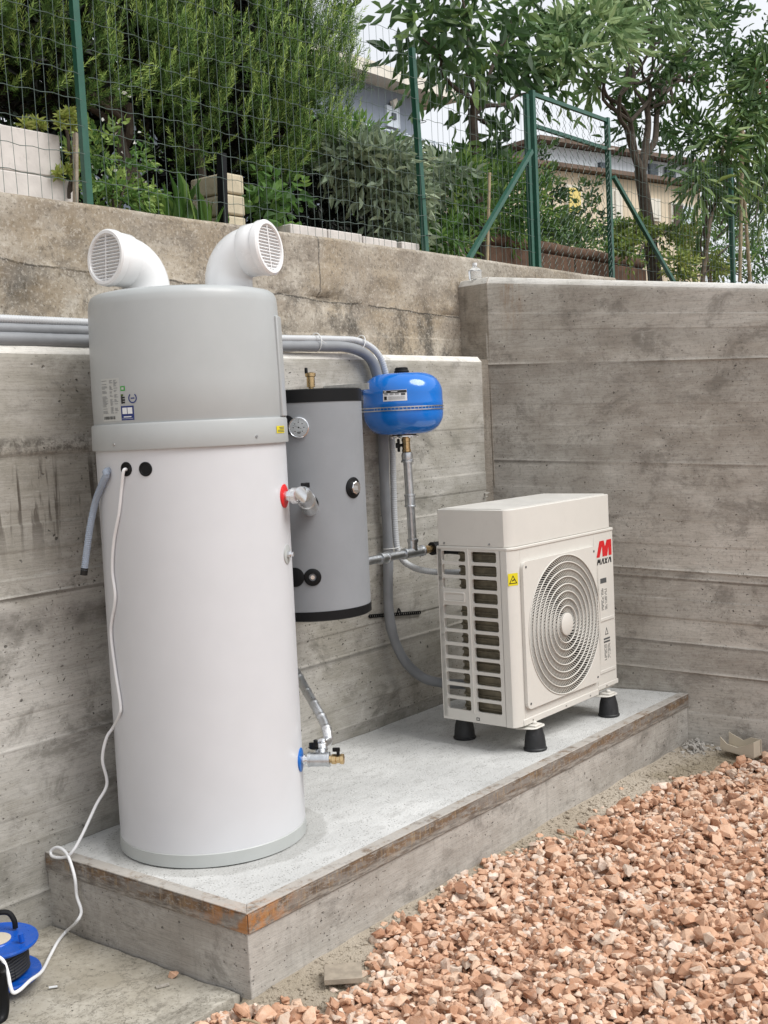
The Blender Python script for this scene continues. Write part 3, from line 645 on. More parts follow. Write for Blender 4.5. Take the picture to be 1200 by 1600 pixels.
for c in (.12, .53): sticker('', None, None, a0+d_*c, a0+d_*(c+.36), z0+(z1-z0)*.44, z0+(z1-z0)*.88, .0012, 2, cov_r, 1, mb)
sticker('', None, None, a0+d_*.2, a0+d_*.8, z0+(z1-z0)*.2, z0+(z1-z0)*.27, .0012, 2, cov_r, 1, mb)
sticker('', None, None, a0+d_*.06, a0+d_*.94, z0+(z1-z0)*.10, z0+(z1-z0)*.115, .0012, 2, cov_r, 1, mb)
mb.build('manual_sticker', [M['navy'], M['white_label']], cov)
a0, z0 = tank_uv(188.2, 611, .327); a1, z1 = tank_uv(194.8, 603, .327); d_ = a1-a0; mb = MB()
sticker('', None, None, a0, a1, z0, z1, .0006, 2, cov_r, 0, mb); sticker('', None, None, a0+d_*.25, a0+d_*.75, z0+(z1-z0)*.25, z0+(z1-z0)*.75, .0012, 2, cov_r, 1, mb)
mb.build('green_sticker', [M['green_print'], M['sticker']], cov)
mb = MB(); a0, z0 = tank_uv(189.5, 631, .327); a1, z1 = tank_uv(194.8, 615, .327)
for i in range(4):
    zz = z0+(z1-z0)*(i/4+.03); sticker('', None, None, a0, a0+(a1-a0)*(.95 if i < 3 else .6), zz, zz+(z1-z0)*.17, .0008, 2, cov_r, 0 if i < 3 else 1, mb)
sticker('', None, None, a0, a0+(a1-a0)*.4, z0, z1*.85+z0*.15, .0006, 2, cov_r, 0, mb)
mb.build('energy_arrows', [M['ink'], M['lime']], cov)
mb = MB(); ac, zc = tank_uv(207, 622, .327)
vs = []; ring = []
for k in range(23):
    t = R(125)+k/22*R(290); ring.append(t)
    for r in (.0125, .0165): a = ac+r*math.cos(t)/.326; vs.append(TC+V(.3274*math.cos(a), .3274*math.sin(a), zc+r*math.sin(t)))
mb.add(vs, [(2*k, 2*k+1, 2*k+3, 2*k+2) for k in range(22)]); sticker('', None, None, ac-.006/.326*1.2, ac+.006/.326*1.2, zc-.002, zc+.002, .0008, 2, cov_r, 0, mb)
mb.build('round_emblem', M['navy'], cov)
a0, z0 = tank_uv(432.5, 677, .336); a1, z1 = tank_uv(443.6, 665, .336); d_ = a1-a0; bandr = lambda z: .3358
mb = MB(); sticker('', None, None, a0, a1, z0, z1, .0006, 6, bandr, 0, mb)
for i, (c0, c1) in enumerate(((.1, .95), (.1, .9), (.35, .9), (.3, .95))):
    sticker('', None, None, a0+d_*c0, a0+d_*c1, z0+(z1-z0)*(.15+.2*i), z0+(z1-z0)*(.24+.2*i), .0012, 3, bandr, 1, mb)
mb.build('warning_sticker', [M['yellow'], M['grey_ink']], bd)

# vent elbows
def elbow(base, az, name='vent_elbow', drop=0., up=.06, rad=.082, scale=1.):
    d = V(math.cos(az), math.sin(az), 0); r0 = rad; pts = [base+V(0,0,-.03), base+V(0,0,up)]; rb = .098
    for k in range(1, 10):
        t = R(91)*k/9; pts.append(base+V(0,0,up)+V(0,0,rb*math.sin(t))+d*rb*(1-math.cos(t)))
    e = pts[-1]; od = unit(pts[-1]-pts[-2]); mb = MB()
    sub = [pts[0]+(pts[1]-pts[0])*k/3 for k in range(3)]+pts[1:]
    mb.tube(sub, r0, 36, cap=False)
    mb.lathe([(r0*.9, -.02), (r0+.003, -.018), (r0+.007, -.012), (r0+.007, .040), (r0+.0045, .044)], e, od, 40)    # socket
    root = mb.build(name, M['pvc'], heater)
    e2 = e+od*.044; mb = MB()
    mb.lathe([(r0+.004, -.004), (r0+.0115, 0), (r0+.0125, .006), (r0+.0115, .022), (r0+.006, .028), (r0-.003, .028), (r0-.006, .022), (r0-.006, -.02), (r0+.004, -.02)], e2, od, 44); mb.build('grille_ring', M['pvc'], root)
    mb = MB(); mb.lathe([(r0-.001, -.045), (.0001, -.045)], e2, od, 36); mb.build('duct_shade', M['duct_dark'], root)  # disc added behind the slats, shade put into its colour
    hz = unit(np.cross(V(0,0,1), od)); vz = np.cross(od, hz); ri = r0-.004; ns = 14; me = None
    for k in range(ns):
        q = -ri+(k+.5)*2*ri/ns; hw = math.sqrt(max(ri*ri-q*q, 1e-5)); c = e2+od*.018+vz*q
        mb = MB(); mb.obox(c, hz*hw, unit(vz*.5+od*.86)*.0046, unit(od*.5-vz*.86)*.0016); mb.build('slat', M['pvc'], root)
    mb = MB(); mb.bar(e2+od*.0215-vz*ri, e2+od*.0215+vz*ri, .0035, .0035); mb.build('grille_bar', M['pvc'], root)
    return root
rightv = V(.7354, -.6776, 0); ctr = V(TC[0], TC[1], 1.905)
elbow(ctr-rightv*.122+V(0,0,.0), R(180), up=.012)
elbow(ctr+rightv*.160+V(0,0,.0), R(284), up=.036)

# clear drain hose on the left of the heater
P0, N0 = tank_hit(171, 736, TR); a = [P0-N0*.01, P0+N0*.012]
for px, py in ((166, 743), (160, 756)): P, nn = tank_hit(px, py, TR+.014); a.append(P)
for px, py in ((149, 785), (141, 822), (136, 857), (131.5, 893)): a.append(at(px, py, pl=((.157-.03, .763-.03, 0), (.6776, .7354, 0))))
hp_ = spline(a, 14); nr_ = len(hp_)
dh = thing('drain_hose', (hp_[-1][0], hp_[-1][1], hp_[-1][2]), 'clear blue-grey ribbed drain hose hanging from the left of the white heater', 'hose')
mb = MB(); pts2 = []; rf = []
L_ = np.cumsum([0]+[np.linalg.norm(hp_[i+1]-hp_[i]) for i in range(nr_-1)]); S_ = np.arange(0, L_[-1], .0022); HP_ = np.array(hp_)
PT = np.stack([np.interp(S_, L_, HP_[:,i]) for i in range(3)], -1)
mb.tube(PT, .0115, 14, rf=[.0112+.0011*(i % 3 == 0) for i in range(len(PT))]); mb.build('hose', M['hose'], dh)
e_ = unit(HP_[-1]-HP_[-2]); mb = MB(); mb.tube([HP_[-1]-e_*.012, HP_[-1]+e_*.012], .0122, 14); mb.build('hose_end', M['dark_hole'], dh)

# white cable
cp, cn = tank_hit(197.5, 735, TR); cpts = [cp-cn*.012, cp+cn*.012]
for px, py in ((190, 762), (186, 800), (178, 845), (175.5, 890), (180, 935), (173.5, 985), (180, 1045), (188, 1098), (187, 1116)):
    P, nn = tank_hit(max(px, 1), py, TR+.006); cpts.append(P)
for (px, py), xy in (((177, 1136), (.15, .755)), ((166, 1154), (.14, .76)), ((160, 1187), (.12, .79)), ((167, 1225), (.11, .82)), ((150, 1258), (.08, .83)), ((128, 1305), (.03, .83)), ((112, 1332), (.012, .83))):
    q = V(xy[0], xy[1], 0)-V(CAM[0], CAM[1], 0); n2 = unit(V(q[0], q[1], 0)); cpts.append(at(px, py, pl=((xy[0], xy[1], 0), n2)))
for px, py, x in ((98, 1340, .000), (82, 1338, -.004), (80, 1329, .002), (90, 1324, .008), (101, 1330, .006), (109, 1344, -.008), (117, 1372, -.018), (120, 1400, -.016), (127, 1424, -.02), (119, 1441, -.04)): cpts.append(at(px, py, x=x))
for px, py in ((103, 1456), (90, 1472), (78, 1494)): cpts.append(at(px, py, z=-.25))
for px, py, z in ((65, 1518, -.215), (47, 1532, -.178), (32, 1546, -.168), (21, 1551, -.165), (16, 1540, -.158), (12, 1520, -.13), (4, 1500, -.105), (-14, 1490, -.09)): cpts.append(at(px, py, z=z))
mb = MB(); mb.tube(spline(cpts, 9), .0054, 12); tag(mb.build('power_cable', M['cable'], None), 'white power cable hanging from the heater and looping down to the blue reel', 'cable')

# ------------------------------------------------------------------ cable reel
RC = at(-6, 1523, z=-.215); ax = unit(V(-.10, .02, 1)); reel = thing('cable_reel', (RC[0], RC[1], -.262), 'blue plastic cable reel wound with black cable, on the slab at the left edge', 'cable reel')
def fl(h, r=.135, nm='flange'):
    mb = MB(); mb.lathe([(.04, h-.003), (r-.006, h-.003), (r, h-.006), (r+.002, h), (r, h+.006), (r-.008, h+.004), (.06, h+.003), (.058, h+.006), (.04, h+.006)], RC, ax, 64); return mb.build(nm, M['blue_plastic'], reel)
f1 = fl(0); f2 = fl(.105, .132)
mb = MB(); mb.lathe([(.001, .1), (.05, .106), (.052, .113), (.042, .114), (.0001, .112)], RC, ax, 40); mb.build('socket_plate', M['beige'], f2)
ru, rv, _ = frame(ax)
kn = at(34, 1470, z=-.10); kk = kn-RC; kk = RC+ax*.107+(kk-ax*(kk@ax))
mb = MB(); mb.cyl(kk, kk+ax*.026, .0085, 16); mb.build('crank_knob', M['blue_plastic'], f2)
mb = MB()
for lay, (r, hs) in enumerate(((.094, np.arange(.010, .098, .0098)), (.101, np.arange(.014, .094, .0098)))):
    for h in hs: mb.tube([RC+ax*(h+.001*math.sin(k*.9+h*90))+(r+.0018*math.sin(k*1.3+h*60))*(math.cos(2*math.pi*k/48)*ru+math.sin(2*math.pi*k/48)*rv) for k in range(49)], .0052, 8, cap=False)
mb.build('wound_cable', M['dark_cable'], reel)
mb = MB(); mb.lathe([(.088, .004), (.088, .101)], RC, ax, 40); mb.build('drum', M['dark_cable'], reel)
q0 = at(4, 1520, z=-.13); q1 = at(4, 1588, z=-.255)
mb = MB(); mb.tube(spline([at(-30, 1500, z=-.06), at(-4, 1512, z=-.09), q0+V(-.005,0,0), q1, q1+V(-.09,-.02,0)], 8), .016, 12); mb.build('stand', M['black'], reel)
mb = MB(); mb.tube(spline([at(-40, 1440, z=-.09), at(-10, 1428, z=-.05), at(12, 1426, z=-.05), at(22, 1438, z=-.075), at(24, 1450, z=-.10)], 8), .0085, 10); mb.build('handle', M['black'], reel)

# ------------------------------------------------------------------ buffer tank on the wall
BC = V(1.196, .7325, 0); BR = .225
def buf_hit(px, py, r=BR):
    d = ray(px, py); o = CAM[:2]-BC[:2]; a = d[0]**2+d[1]**2; b = 2*(o @ d[:2]); c = o @ o-r*r
    t = (-b-math.sqrt(max(b*b-4*a*c, 0)))/(2*a); P = CAM+d*t; return P, unit(V(P[0]-BC[0], P[1]-BC[1], 0))
buf = thing('buffer_tank', (BC[0], BC[1], .67), 'grey wall-hung buffer tank with black end caps and a dial thermometer', 'tank')
mb = MB(); mb.lathe([(BR, .70), (BR, 1.54)], BC, n=96); mb.build('jacket', M['jacket'], buf)
mb = MB(); mb.lathe([(BR-.03, 1.522), (BR+.002, 1.524), (BR+.002, 1.572), (BR-.006, 1.576), (.0001, 1.577)], BC, n=96); mb.build('top_cap', M['black'], buf)
mb = MB(); mb.lathe([(.0001, .668), (BR-.006, .669), (BR+.002, .674), (BR+.002, .708), (BR-.03, .711)], BC, n=96); mb.build('bottom_cap', M['black'], buf)
P, n_ = buf_hit(467, 668); th = MB(); th.lathe([(.038, -.004), (.0405, .004), (.0405, .010), (.037, .012), (.0355, .009)], P, n_, 40); tho = th.build('thermometer', M['chrome'], buf)
mb = MB(); mb.lathe([(.036, .0085), (.0001, .0088)], P, n_, 40); mb.build('dial', M['pvc'], tho)
tu = unit(np.cross(V(0,0,1), n_)); tv = V(0,0,1); mb = MB()
for k in range(25):
    t = R(225)-R(270)*k/24; r0, r1 = (.027, .032) if k % 4 == 0 else (.0300, .032); c = P+n_*.0095
    dd = math.cos(t)*tu+math.sin(t)*tv; mb.bar(c+dd*r0, c+dd*r1, .0014 if k % 4 == 0 else .0008, .0006)
for k in range(7):
    t = R(225)-R(270)*k/6; c = P+n_*.0095+(math.cos(t)*tu+math.sin(t)*tv)*.0205; mb.obox(c, tu*.0022, tv*.0016, n_*.0003)
mb.obox(P+n_*.0095-tv*.018, tu*.008, tv*.0016, n_*.0003); mb.obox(P+n_*.0095-tv*.023, tu*.006, tv*.0012, n_*.0003)
mb.build('scale_marks', M['ink'], tho)
nd = unit(-tu*.95+tv*.42); mb = MB(); mb.bar(P+n_*.0105-nd*.012, P+n_*.0105+nd*.029, .0016, .0008); mb.cyl(P+n_*.0098, P+n_*.012, .003, 12); mb.build('needle', M['ink'], tho)
P, n_ = buf_hit(552, 762); mb = MB(); mb.lathe([(.042, -.012), (.042, .002), (.038, .004), (.02, .004)], P, n_, 36); pf = mb.build('plug_flange', M['black'], buf)
mb = MB(); mb.lathe([(.026, .0), (.026, .016), (.023, .018), (.0001, .018)], P, n_, 8); mb.obox(P+n_*.022, unit(np.cross(V(0,0,1), n_))*.008, V(0,0,.008), n_*.007); mb.build('hex_plug', M['chrome'], pf, sharp=15)
P, n_ = buf_hit(488.5, 902); mb = MB(); mb.lathe([(.034, -.01), (.034, .003), (.031, .005), (.015, .005), (.014, -.001), (.0001, -.001)], P, n_, 36); pf = mb.build('plug_flange', M['black'], buf)
mb = MB(); mb.lathe([(.0085, -.001), (.0085, .004), (.0001, .004)], P, n_, 8); mb.build('hex_plug', M['chrome'], pf)
for px, py in ((447, 664), (461, 902)):
    P, n_ = buf_hit(px, py); mb = MB(); mb.lathe([(.038, -.01), (.038, .003), (.034, .005), (.0001, .005)], P, n_, 30); mb.build('plug_flange', M['black'], buf)
QP, QN = buf_hit(484, 787); mb = MB(); mb.lathe([(.034, -.012), (.034, .003), (.03, .006), (.0001, .006)], QP, QN, 36); mb.build('plug_flange', M['black'], buf)
vt = at(486, 605, pl=((BC[0]-.03, BC[1]-.05, 0), unit(V(.73,.68,0)))); vt[2] = 1.575
mb = MB(); mb.lathe([(.010, 0), (.010, .01), (.0165, .012), (.0165, .052), (.0215, .054), (.0215, .066), (.012, .070), (.0001, .070)], vt, (0,0,1), 24); av = mb.build('air_vent', M['brass'], buf)
mb = MB(); mb.lathe([(.0065, .066), (.0065, .086), (.005, .089), (.0001, .089)], vt-V(.012,-.011,0), (0,0,1), 14); mb.build('vent_cap', M['black'], av)
# bracket holding the tank to the wall
mb = MB(); b0 = at(566, 608, y=W-.012); mb.box(b0[0]-.25, b0[0]+.035, W-.012, W-.004, b0[2]-.012, b0[2]+.016); mb.box(b0[0]-.26, b0[0]-.25, BC[1], W-.004, b0[2]-.012, b0[2]+.016); mb.build('wall_bracket', M['galv'], buf)

# silver elbow from the heater to the buffer tank
cn_ = thing('flexible_connector', (RP[0], RP[1], RP[2]-.05), 'short silver bent connector from the red rosette to the grey buffer tank', 'connector')
c0 = RP-RN*.01; c1 = RP+RN*.075; c3 = QP-QN*.02; c2 = QP+QN*.05+V(0,0,-.012)
mb = MB(); mb.tube([c0, RP+RN*.022], .017, 16); mb.tube([RP+RN*.018, RP+RN*.03], .0225, 8); mb.build('nipple', M['chrome'], cn_, sharp=20)
path = spline([RP+RN*.03, RP+RN*.055, c1+V(.012,.016,-.002), c2, c3], 22)
L_ = np.cumsum([0]+[np.linalg.norm(path[i+1]-path[i]) for i in range(len(path)-1)]); S_ = np.linspace(0, L_[-1], 120); PA = np.array(path); PT = np.stack([np.interp(S_, L_, PA[:,i]) for i in range(3)], -1)
rf = [.0285+.004*(s/L_[-1] > .38)*abs(math.sin(s*math.pi/.024)) for s in S_]; mb = MB(); mb.tube(PT, .026, 22, rf=rf); mb.build('hose', M['foil'], cn_)
tq = PT[38]; mb = MB(); mb.cyl(tq+V(0,0,.02), tq+V(0,0,.042), .006, 12); mb.obox(tq+V(0,0,.048), V(.016,.0,0), V(0,.008,0), V(0,0,.009)); mb.build('valve_handle', M['black'], cn_, bevel=.002)

# cold inlet: tee, brass drain valve and hose
ci = thing('inlet_fitting', (BP[0], BP[1], BP[2]-.05), 'steel tee with brass drain valve and silver hose at the blue rosette', 'pipe fitting')
mb = MB(); mb.tube([BP-BN*.01, BP+BN*.028], .014, 16); mb.tube([BP+BN*.012, BP+BN*.018], .02, 20); mb.build('nipple', M['chrome'], ci)
mb = MB(); mb.lathe([(.021, .026), (.0265, .027), (.0265, .034), (.0245, .035), (.0245, .094), (.0265, .095), (.0265, .104), (.019, .105)], BP, BN, 24)
tp = BP+BN*.072; up_ = unit(V(.62, .42, .55)); mb.lathe([(.019, .01), (.019, .034), (.022, .035), (.022, .046), (.015, .047)], tp, up_, 20); mb.build('tee', M['galv'], ci)
mb = MB(); mb.lathe([(.013, .104), (.013, .112)], BP, BN, 16); mb.lathe([(.0165, .110), (.0185, .112), (.0185, .126), (.015, .128), (.015, .140), (.019, .142), (.019, .153), (.013, .155), (.0001, .155)], BP, BN, 8); bv = mb.build('drain_valve', M['brass'], ci, sharp=20)
hq = BP+BN*.134; mb = MB(); mb.cyl(hq+V(0,0,.012), hq+V(0,0,.03), .006, 12); mb.obox(hq+V(0,0,.034)-BN*.006, BN*.013, np.cross(BN, V(0,0,1))*.005, V(0,0,.007)); mb.build('valve_handle', M['black'], bv, bevel=.002)
t1 = tp+up_*.045
hpth = [t1, t1+up_*.012]+[at(px, py, y=y) for px, py, y in ((512, 1158, .31), (511, 1142, .33), (504, 1124, .38), (493, 1104, .44), (482, 1085, .51), (470, 1063, .59), (460, 1046, .65))]
path = spline(hpth, 14); mb = MB(); mb.tube(path, .0175, 18, rf=[.0175+.0014*((i % 14) in (2, 3)) for i in range(len(path))]); mb.build('hose', M['foil'], ci)
mb = MB(); mb.lathe([(.016, .044), (.019, .046), (.019, .06), (.016, .062)], tp, up_, 8); mb.lathe([(.0155, .066), (.0175, .067), (.0175, .078), (.0155, .08)], tp, up_, 18); mb.build('hose_nut', M['chrome'], ci, sharp=20)
vq = tp+V(0,.01,.045)-BN*.008; mb = MB(); mb.obox(vq+V(0,.01,.0), BN*.012, V(0,.008,0), V(0,0,.013)); mb.cyl(vq, vq+V(0,0,.024), .008, 12); mb.build('valve_handle', M['black'], ci, bevel=.003)

# ------------------------------------------------------------------ expansion vessel
EC = V(1.915, .785, 1.512); ER = .181
ev = thing('expansion_vessel', (EC[0], EC[1], EC[2]-.16), 'bright blue round expansion vessel strapped to the pale concrete wall', 'expansion vessel')
prof = [(.0001, -.138)]
for k in range(1, 13):
    t = R(-90+90*k/13); prof.append((ER-.095+.095*math.cos(t) if k > 0 else 0, -.045+.093*math.sin(t)))
prof += [(ER, -.045), (ER, -.010), (ER+.0015, -.004), (ER+.0015, .004), (ER, .010), (ER, .045)]
for k in range(1, 13): t = R(90*k/13); prof.append((ER-.095+.095*math.cos(t), .045+.093*math.sin(t)))
prof.append((.0001, .139))
mb = MB(); mb.lathe(prof, EC, n=96); sh = mb.build('shell', M['blue'], ev, sharp=80)
mb = MB(); mb.lathe([(.034, .134), (.034, .148), (.030, .152), (.029, .162), (.022, .165), (.0001, .165)], EC, (0,0,1), 32); mb.build('valve_cap', M['black'], ev)
mb = MB(); mb.lathe([(.062, -.150), (.066, -.148), (.066, -.143), (.060, -.142)], EC, (0,0,1), 40); mb.build('flange', M['chrome'], ev)
mb = MB(); mb.lathe([(.052, -.143), (.06, -.136), (.05, -.128)], EC, (0,0,1), 32); mb.build('flange_seat', M['black'], ev)
for k in range(6):
    t = k*math.pi/3; c = EC+V(.057*math.cos(t), .057*math.sin(t), -.148); mb = MB(); mb.cyl(c-V(0,0,.006), c+V(0,0,.002), .005, 6); mb.build('bolt', M['chrome'], ev)
def ev_ang(px, py):
    d = ray(px, py); o = CAM[:2]-EC[:2]; a = d[0]**2+d[1]**2; b = 2*(o @ d[:2]); c = o @ o-ER**2; t = (-b-math.sqrt(max(b*b-4*a*c, 0)))/(2*a); P = CAM+d*t
    return math.atan2(P[1]-EC[1], P[0]-EC[0]), P[2]
a0, z0 = ev_ang(599, 630); a1, z1 = ev_ang(635.5, 608); z0 = EC[2]+.012; z1 = EC[2]+.06
def ev_r(z):
    h_ = z-EC[2]; return ER if abs(h_) < .045 else ER-.095+.095*math.sqrt(max(0, 1-((abs(h_)-.045)/.093)**2))
def evs(mb, c0, c1, q0, q1, lift, mi):
    vs = []; n = 8
    for q in (q0, (q0+q1)/2, q1):
        z = z0+(z1-z0)*q; r = ev_r(z)+lift
        for k in range(n+1): a = a0+(a1-a0)*(c0+(c1-c0)*k/n); vs.append(V(EC[0]+r*math.cos(a), EC[1]+r*math.sin(a), z))
    mb.add(vs, [(j*(n+1)+k, j*(n+1)+k+1, (j+1)*(n+1)+k+1, (j+1)*(n+1)+k) for j in range(2) for k in range(n)], mi)
mb = MB(); evs(mb, 0, 1, 0, 1, .0006, 0); evs(mb, .01, .99, .74, .97, .0011, 1); evs(mb, .05, .17, .12, .44, .0011, 1)
evs(mb, .05, .16, .82, .91, .0016, 0); evs(mb, .35, .62, .83, .88, .0016, 0)
for q in (.66, .58): 
    for c in (.06, .3, .52): evs(mb, c, c+.16, q, q+.03, .0011, 1)
for q in (.14, .22, .30, .38): evs(mb, .24, .92, q, q+.02, .0011, 2)
evs(mb, .76, .93, .5, .7, .0011, 2); mb.build('label', [M['white_label'], M['ink'], M['grey_ink']], ev)
# perforated strap round it: two rails and webs, real holes
st = thing('perforated_strap', (EC[0], EC[1], EC[2]-.03), 'perforated galvanised strap around the blue vessel', 'strap')
mb = MB(); zs = EC[2]-.022; r_ = ER+.0022; A0, A1 = R(-190), R(15); n = 150; pth = []
for k in range(n+1): a = A0+(A1-A0)*k/n; pth.append((r_*math.cos(a)+EC[0], r_*math.sin(a)+EC[1], math.cos(a), math.sin(a)))
e0 = pth[0]; pth = [(e0[0]-.0, W-.004, -1, 0), (e0[0], (W+e0[1])/2, -1, 0)]+pth; e1 = pth[-1]; pth += [(e1[0], (W+e1[1])/2, 1, 0), (e1[0], W-.004, 1, 0)]
for za, zb in ((-.009, -.0045), (.0045, .009)):
    vs = []
    for x, y, nx_, ny_ in pth:
        for dz in (za, zb):
            for dr in (0, .0012): vs.append((x+nx_*dr, y+ny_*dr, zs+dz))
    m = len(pth); fs = []
    for k in range(m-1):
        b, c = 4*k, 4*k+4; fs += [(b+1, b+3, c+3, c+1), (b, b+1, c+1, c), (b+3, b+2, c+2, c+3), (b+2, b, c, c+2)]
    mb.add(vs, fs)
for k in range(2, len(pth)-3, 2):
    x, y, nx_, ny_ = pth[k]; x2, y2, nx2, ny2 = [(p+q)/2 for p, q in zip(pth[k], pth[k+1])]
    if k % 4 == 0: mb.add([(x+nx_*.0011, y+ny_*.0011, zs-.0046), (x2+nx2*.0011, y2+ny2*.0011, zs-.0046), (x2+nx2*.0011, y2+ny2*.0011, zs+.0046), (x+nx_*.0011, y+ny_*.0011, zs+.0046)], [(0,1,2,3)])
mb.build('band', M['galv'], st)

# galvanised tee pipe below the vessel
tpz = .831; py_ = .785; gp = thing('steel_pipework', (1.92, py_, .8), 'galvanised steel pipe tee linking buffer tank, blue vessel and heat pump', 'pipe')
tx0 = 1.955; vx = 1.922
mb = MB(); mb.cyl((1.36, py_, tpz), (1.89, py_, tpz), .0185, 24); mb.build('pipe', M['galv'], gp)
mb = MB(); mb.lathe([(.019, -.028), (.026, -.027), (.0265, -.02), (.0235, -.018), (.0235, .018), (.0265, .02), (.026, .027), (.019, .028)], (1.72, py_, tpz), (1,0,0), 28); mb.build('coupling', M['galv'], gp)
mb = MB(); mb.lathe([(.019, -.075), (.0255, -.074), (.026, -.064), (.0225, -.06), (.0225, .06), (.026, .064), (.0255, .074), (.019, .075)], (vx+.02, py_, tpz), (1,0,0), 28)
mb.lathe([(.0215, .0), (.0225, .045), (.026, .05), (.026, .062), (.019, .063)], (vx+.02, py_, tpz), (0,0,1), 28); mb.build('tee', M['galv'], gp)
mb = MB(); mb.cyl((vx+.02, py_, tpz+.05), (vx+.006, py_, 1.27), .0195, 24); mb.build('pipe', M['galv'], gp)
mb = MB(); mb.lathe([(.02, -.03), (.0265, -.029), (.0265, -.022), (.024, -.02), (.024, .02), (.0265, .022), (.0265, .029), (.02, .03)], (vx+.0135, py_, 1.07), (-.035,0,1), 28); mb.build('coupling', M['galv'], gp)
mb = MB(); mb.lathe([(.02, -.02), (.0285, -.019), (.0285, -.01), (.0245, -.006), (.026, .012), (.0235, .026), (.017, .03)], (vx+.006, py_, 1.265), (0,0,1), 28); mb.build('reducer', M['galv'], gp)
mb = MB(); c_ = V(vx+.003, py_, 1.295); mb.lathe([(.015, -.002), (.0215, 0), (.0215, .010), (.019, .012), (.0195, .030), (.019, .046), (.021, .048), (.021, .062), (.016, .064), (.016, .075)], c_, (0,0,1), 10); bv = mb.build('ball_valve', M['brass'], gp, sharp=25)
hd_ = c_+V(0,0,.03)-rightv*.035; mb = MB(); mb.tube([c_+V(0,0,.03)-rightv*.012, hd_], .007, 12); mb.obox(hd_, rightv*.006, np.cross(rightv, V(0,0,1))*.008, V(0,0,.030)); mb.obox(hd_-rightv*.004, rightv*.009, np.cross(rightv, V(0,0,1))*.010, V(0,0,.012)); mb.build('valve_handle', M['black'], bv, bevel=.004)
mb = MB(); mb.lathe([(.015, 0), (.015, .02), (.019, .021), (.019, .045), (.016, .047), (.016, .075)], (vx+.093, py_, tpz), (1,0,0), 8); mb.build('brass_union', M['brass'], gp, sharp=20)
mb = MB(); mb.tube(spline([(vx+.165, py_, tpz), (vx+.20, py_-.01, tpz), (vx+.235, py_-.07, tpz), (vx+.24, py_-.17, tpz-.01), (vx+.24, .56, tpz-.02)], 8), .031, 18); mb.build('insulation', M['black'], gp)

# ------------------------------------------------------------------ pipes along the wall top and down
def run(name, pts, r, mat, label, cat='pipe', corr=0, group=None, n=16, step=.004):
    PA = np.array(spline(pts, 16)); L_ = np.concatenate([[0], np.cumsum(np.linalg.norm(np.diff(PA, axis=0), axis=1))])
    if corr: S_ = np.arange(0, L_[-1], corr/3); PT = np.stack([np.interp(S_, L_, PA[:,i]) for i in range(3)], -1); rf = [r+(.0014 if i % 3 == 0 else (-.0012 if i % 3 == 1 else .0005)) for i in range(len(PT))]
    else:
        S_ = np.arange(0, L_[-1], .02); PT = np.stack([np.interp(S_, L_, PA[:,i]) for i in range(3)], -1); rf = list(r*(1+.05*vnoise(S_*14, S_*0, 7)+.02*vnoise(S_*40, S_*0, 9)))
    mb = MB(); mb.tube(PT, r, n, rf=rf); return tag(mb.build(name, mat, sharp=80), label, cat, group)
down = [at(px, py, y=y) for px, py, y in ((500, 541, .985), (545, 543, .965), (574, 556, .945), (588, 582, .94), (597, 640, .945), (601, 760, .948), (606, 850, .948), (608, 960, .945), (625, 1020, .93), (655, 1055, .88), (692, 1067, .78))]
run('insulated_pipe', [V(-2.9, 1.025, 1.776), V(-.2, 1.025, 1.775), V(.6, 1.02, 1.776), V(1.2, 1.005, 1.775)]+down+[V(2.35, .66, .14)], .024, M['insul'], 'grey insulated pipe along the wall ledge bending down the wall to the heat pump')
run('insulated_pipe', [V(-2.9, 1.045, 1.812), V(-.2, 1.045, 1.812), V(.45, 1.04, 1.812), V(.95, 1.08, 1.79), V(1.2, 1.15, 1.775)], .0195, M['insul'], 'second grey insulated pipe lying on the first, on the wall ledge left of the heater')
cd = [at(px, py, y=y) for px, py, y in ((520, 530, .985), (560, 533, .96), (588, 550, .935), (602, 582, .925), (609, 640, .935), (613, 700, .94), (617, 820, .94), (624, 866, .92), (645, 886, .87), (684, 894, .78))]
run('corrugated_conduit', [V(-2.9, 1.05, 1.847), V(-.2, 1.05, 1.846), V(.6, 1.045, 1.842), V(1.2, 1.01, 1.812)]+cd+[V(2.3, .66, .70)], .0145, M['conduit'], 'thin ribbed grey conduit along the wall ledge curving down beside the blue vessel', 'conduit', corr=.0105, n=14)
for i, (px, py, y, lab) in enumerate(((494, 535, .985, 'white cable tie round the pipes on the ledge just right of the heater'), (562, 537, .96, 'white cable tie where the pipes start to bend down above the blue vessel'), (612, 856, .945, 'white cable tie round the vertical pipes just above the steel tee'))):
    c = at(px, py, y=y); mb = MB()
    dirv = unit(V(1,0,0)) if i == 0 else (unit(V(.9,0,-.35)) if i == 1 else V(0,0,1.)); u, v, d = frame(dirv)
    wv = u if abs(u[2]) > .5 else v; ov = v if wv is u else u
    if i == 2: wv, ov = V(1,0,0), V(0,1,0)
    big = .0405 if i < 2 else .05
    mb.tube([c+wv*(big*math.cos(2*math.pi*k/28))+ov*(.031*math.sin(2*math.pi*k/28)) for k in range(29)], .0022, 6, cap=False)
    tl = c+wv*big*.6-ov*.02 if i < 2 else c+V(.045,-.02,0); mb.tube(spline([tl, tl+V(.01,-.01,-.02), tl+V(.03,-.012,-.05 if i == 2 else -.03)], 5), .0016, 6)
    tag(mb.build('cable_tie', M['tie']), lab, 'cable tie', 'cable ties on the pipes')
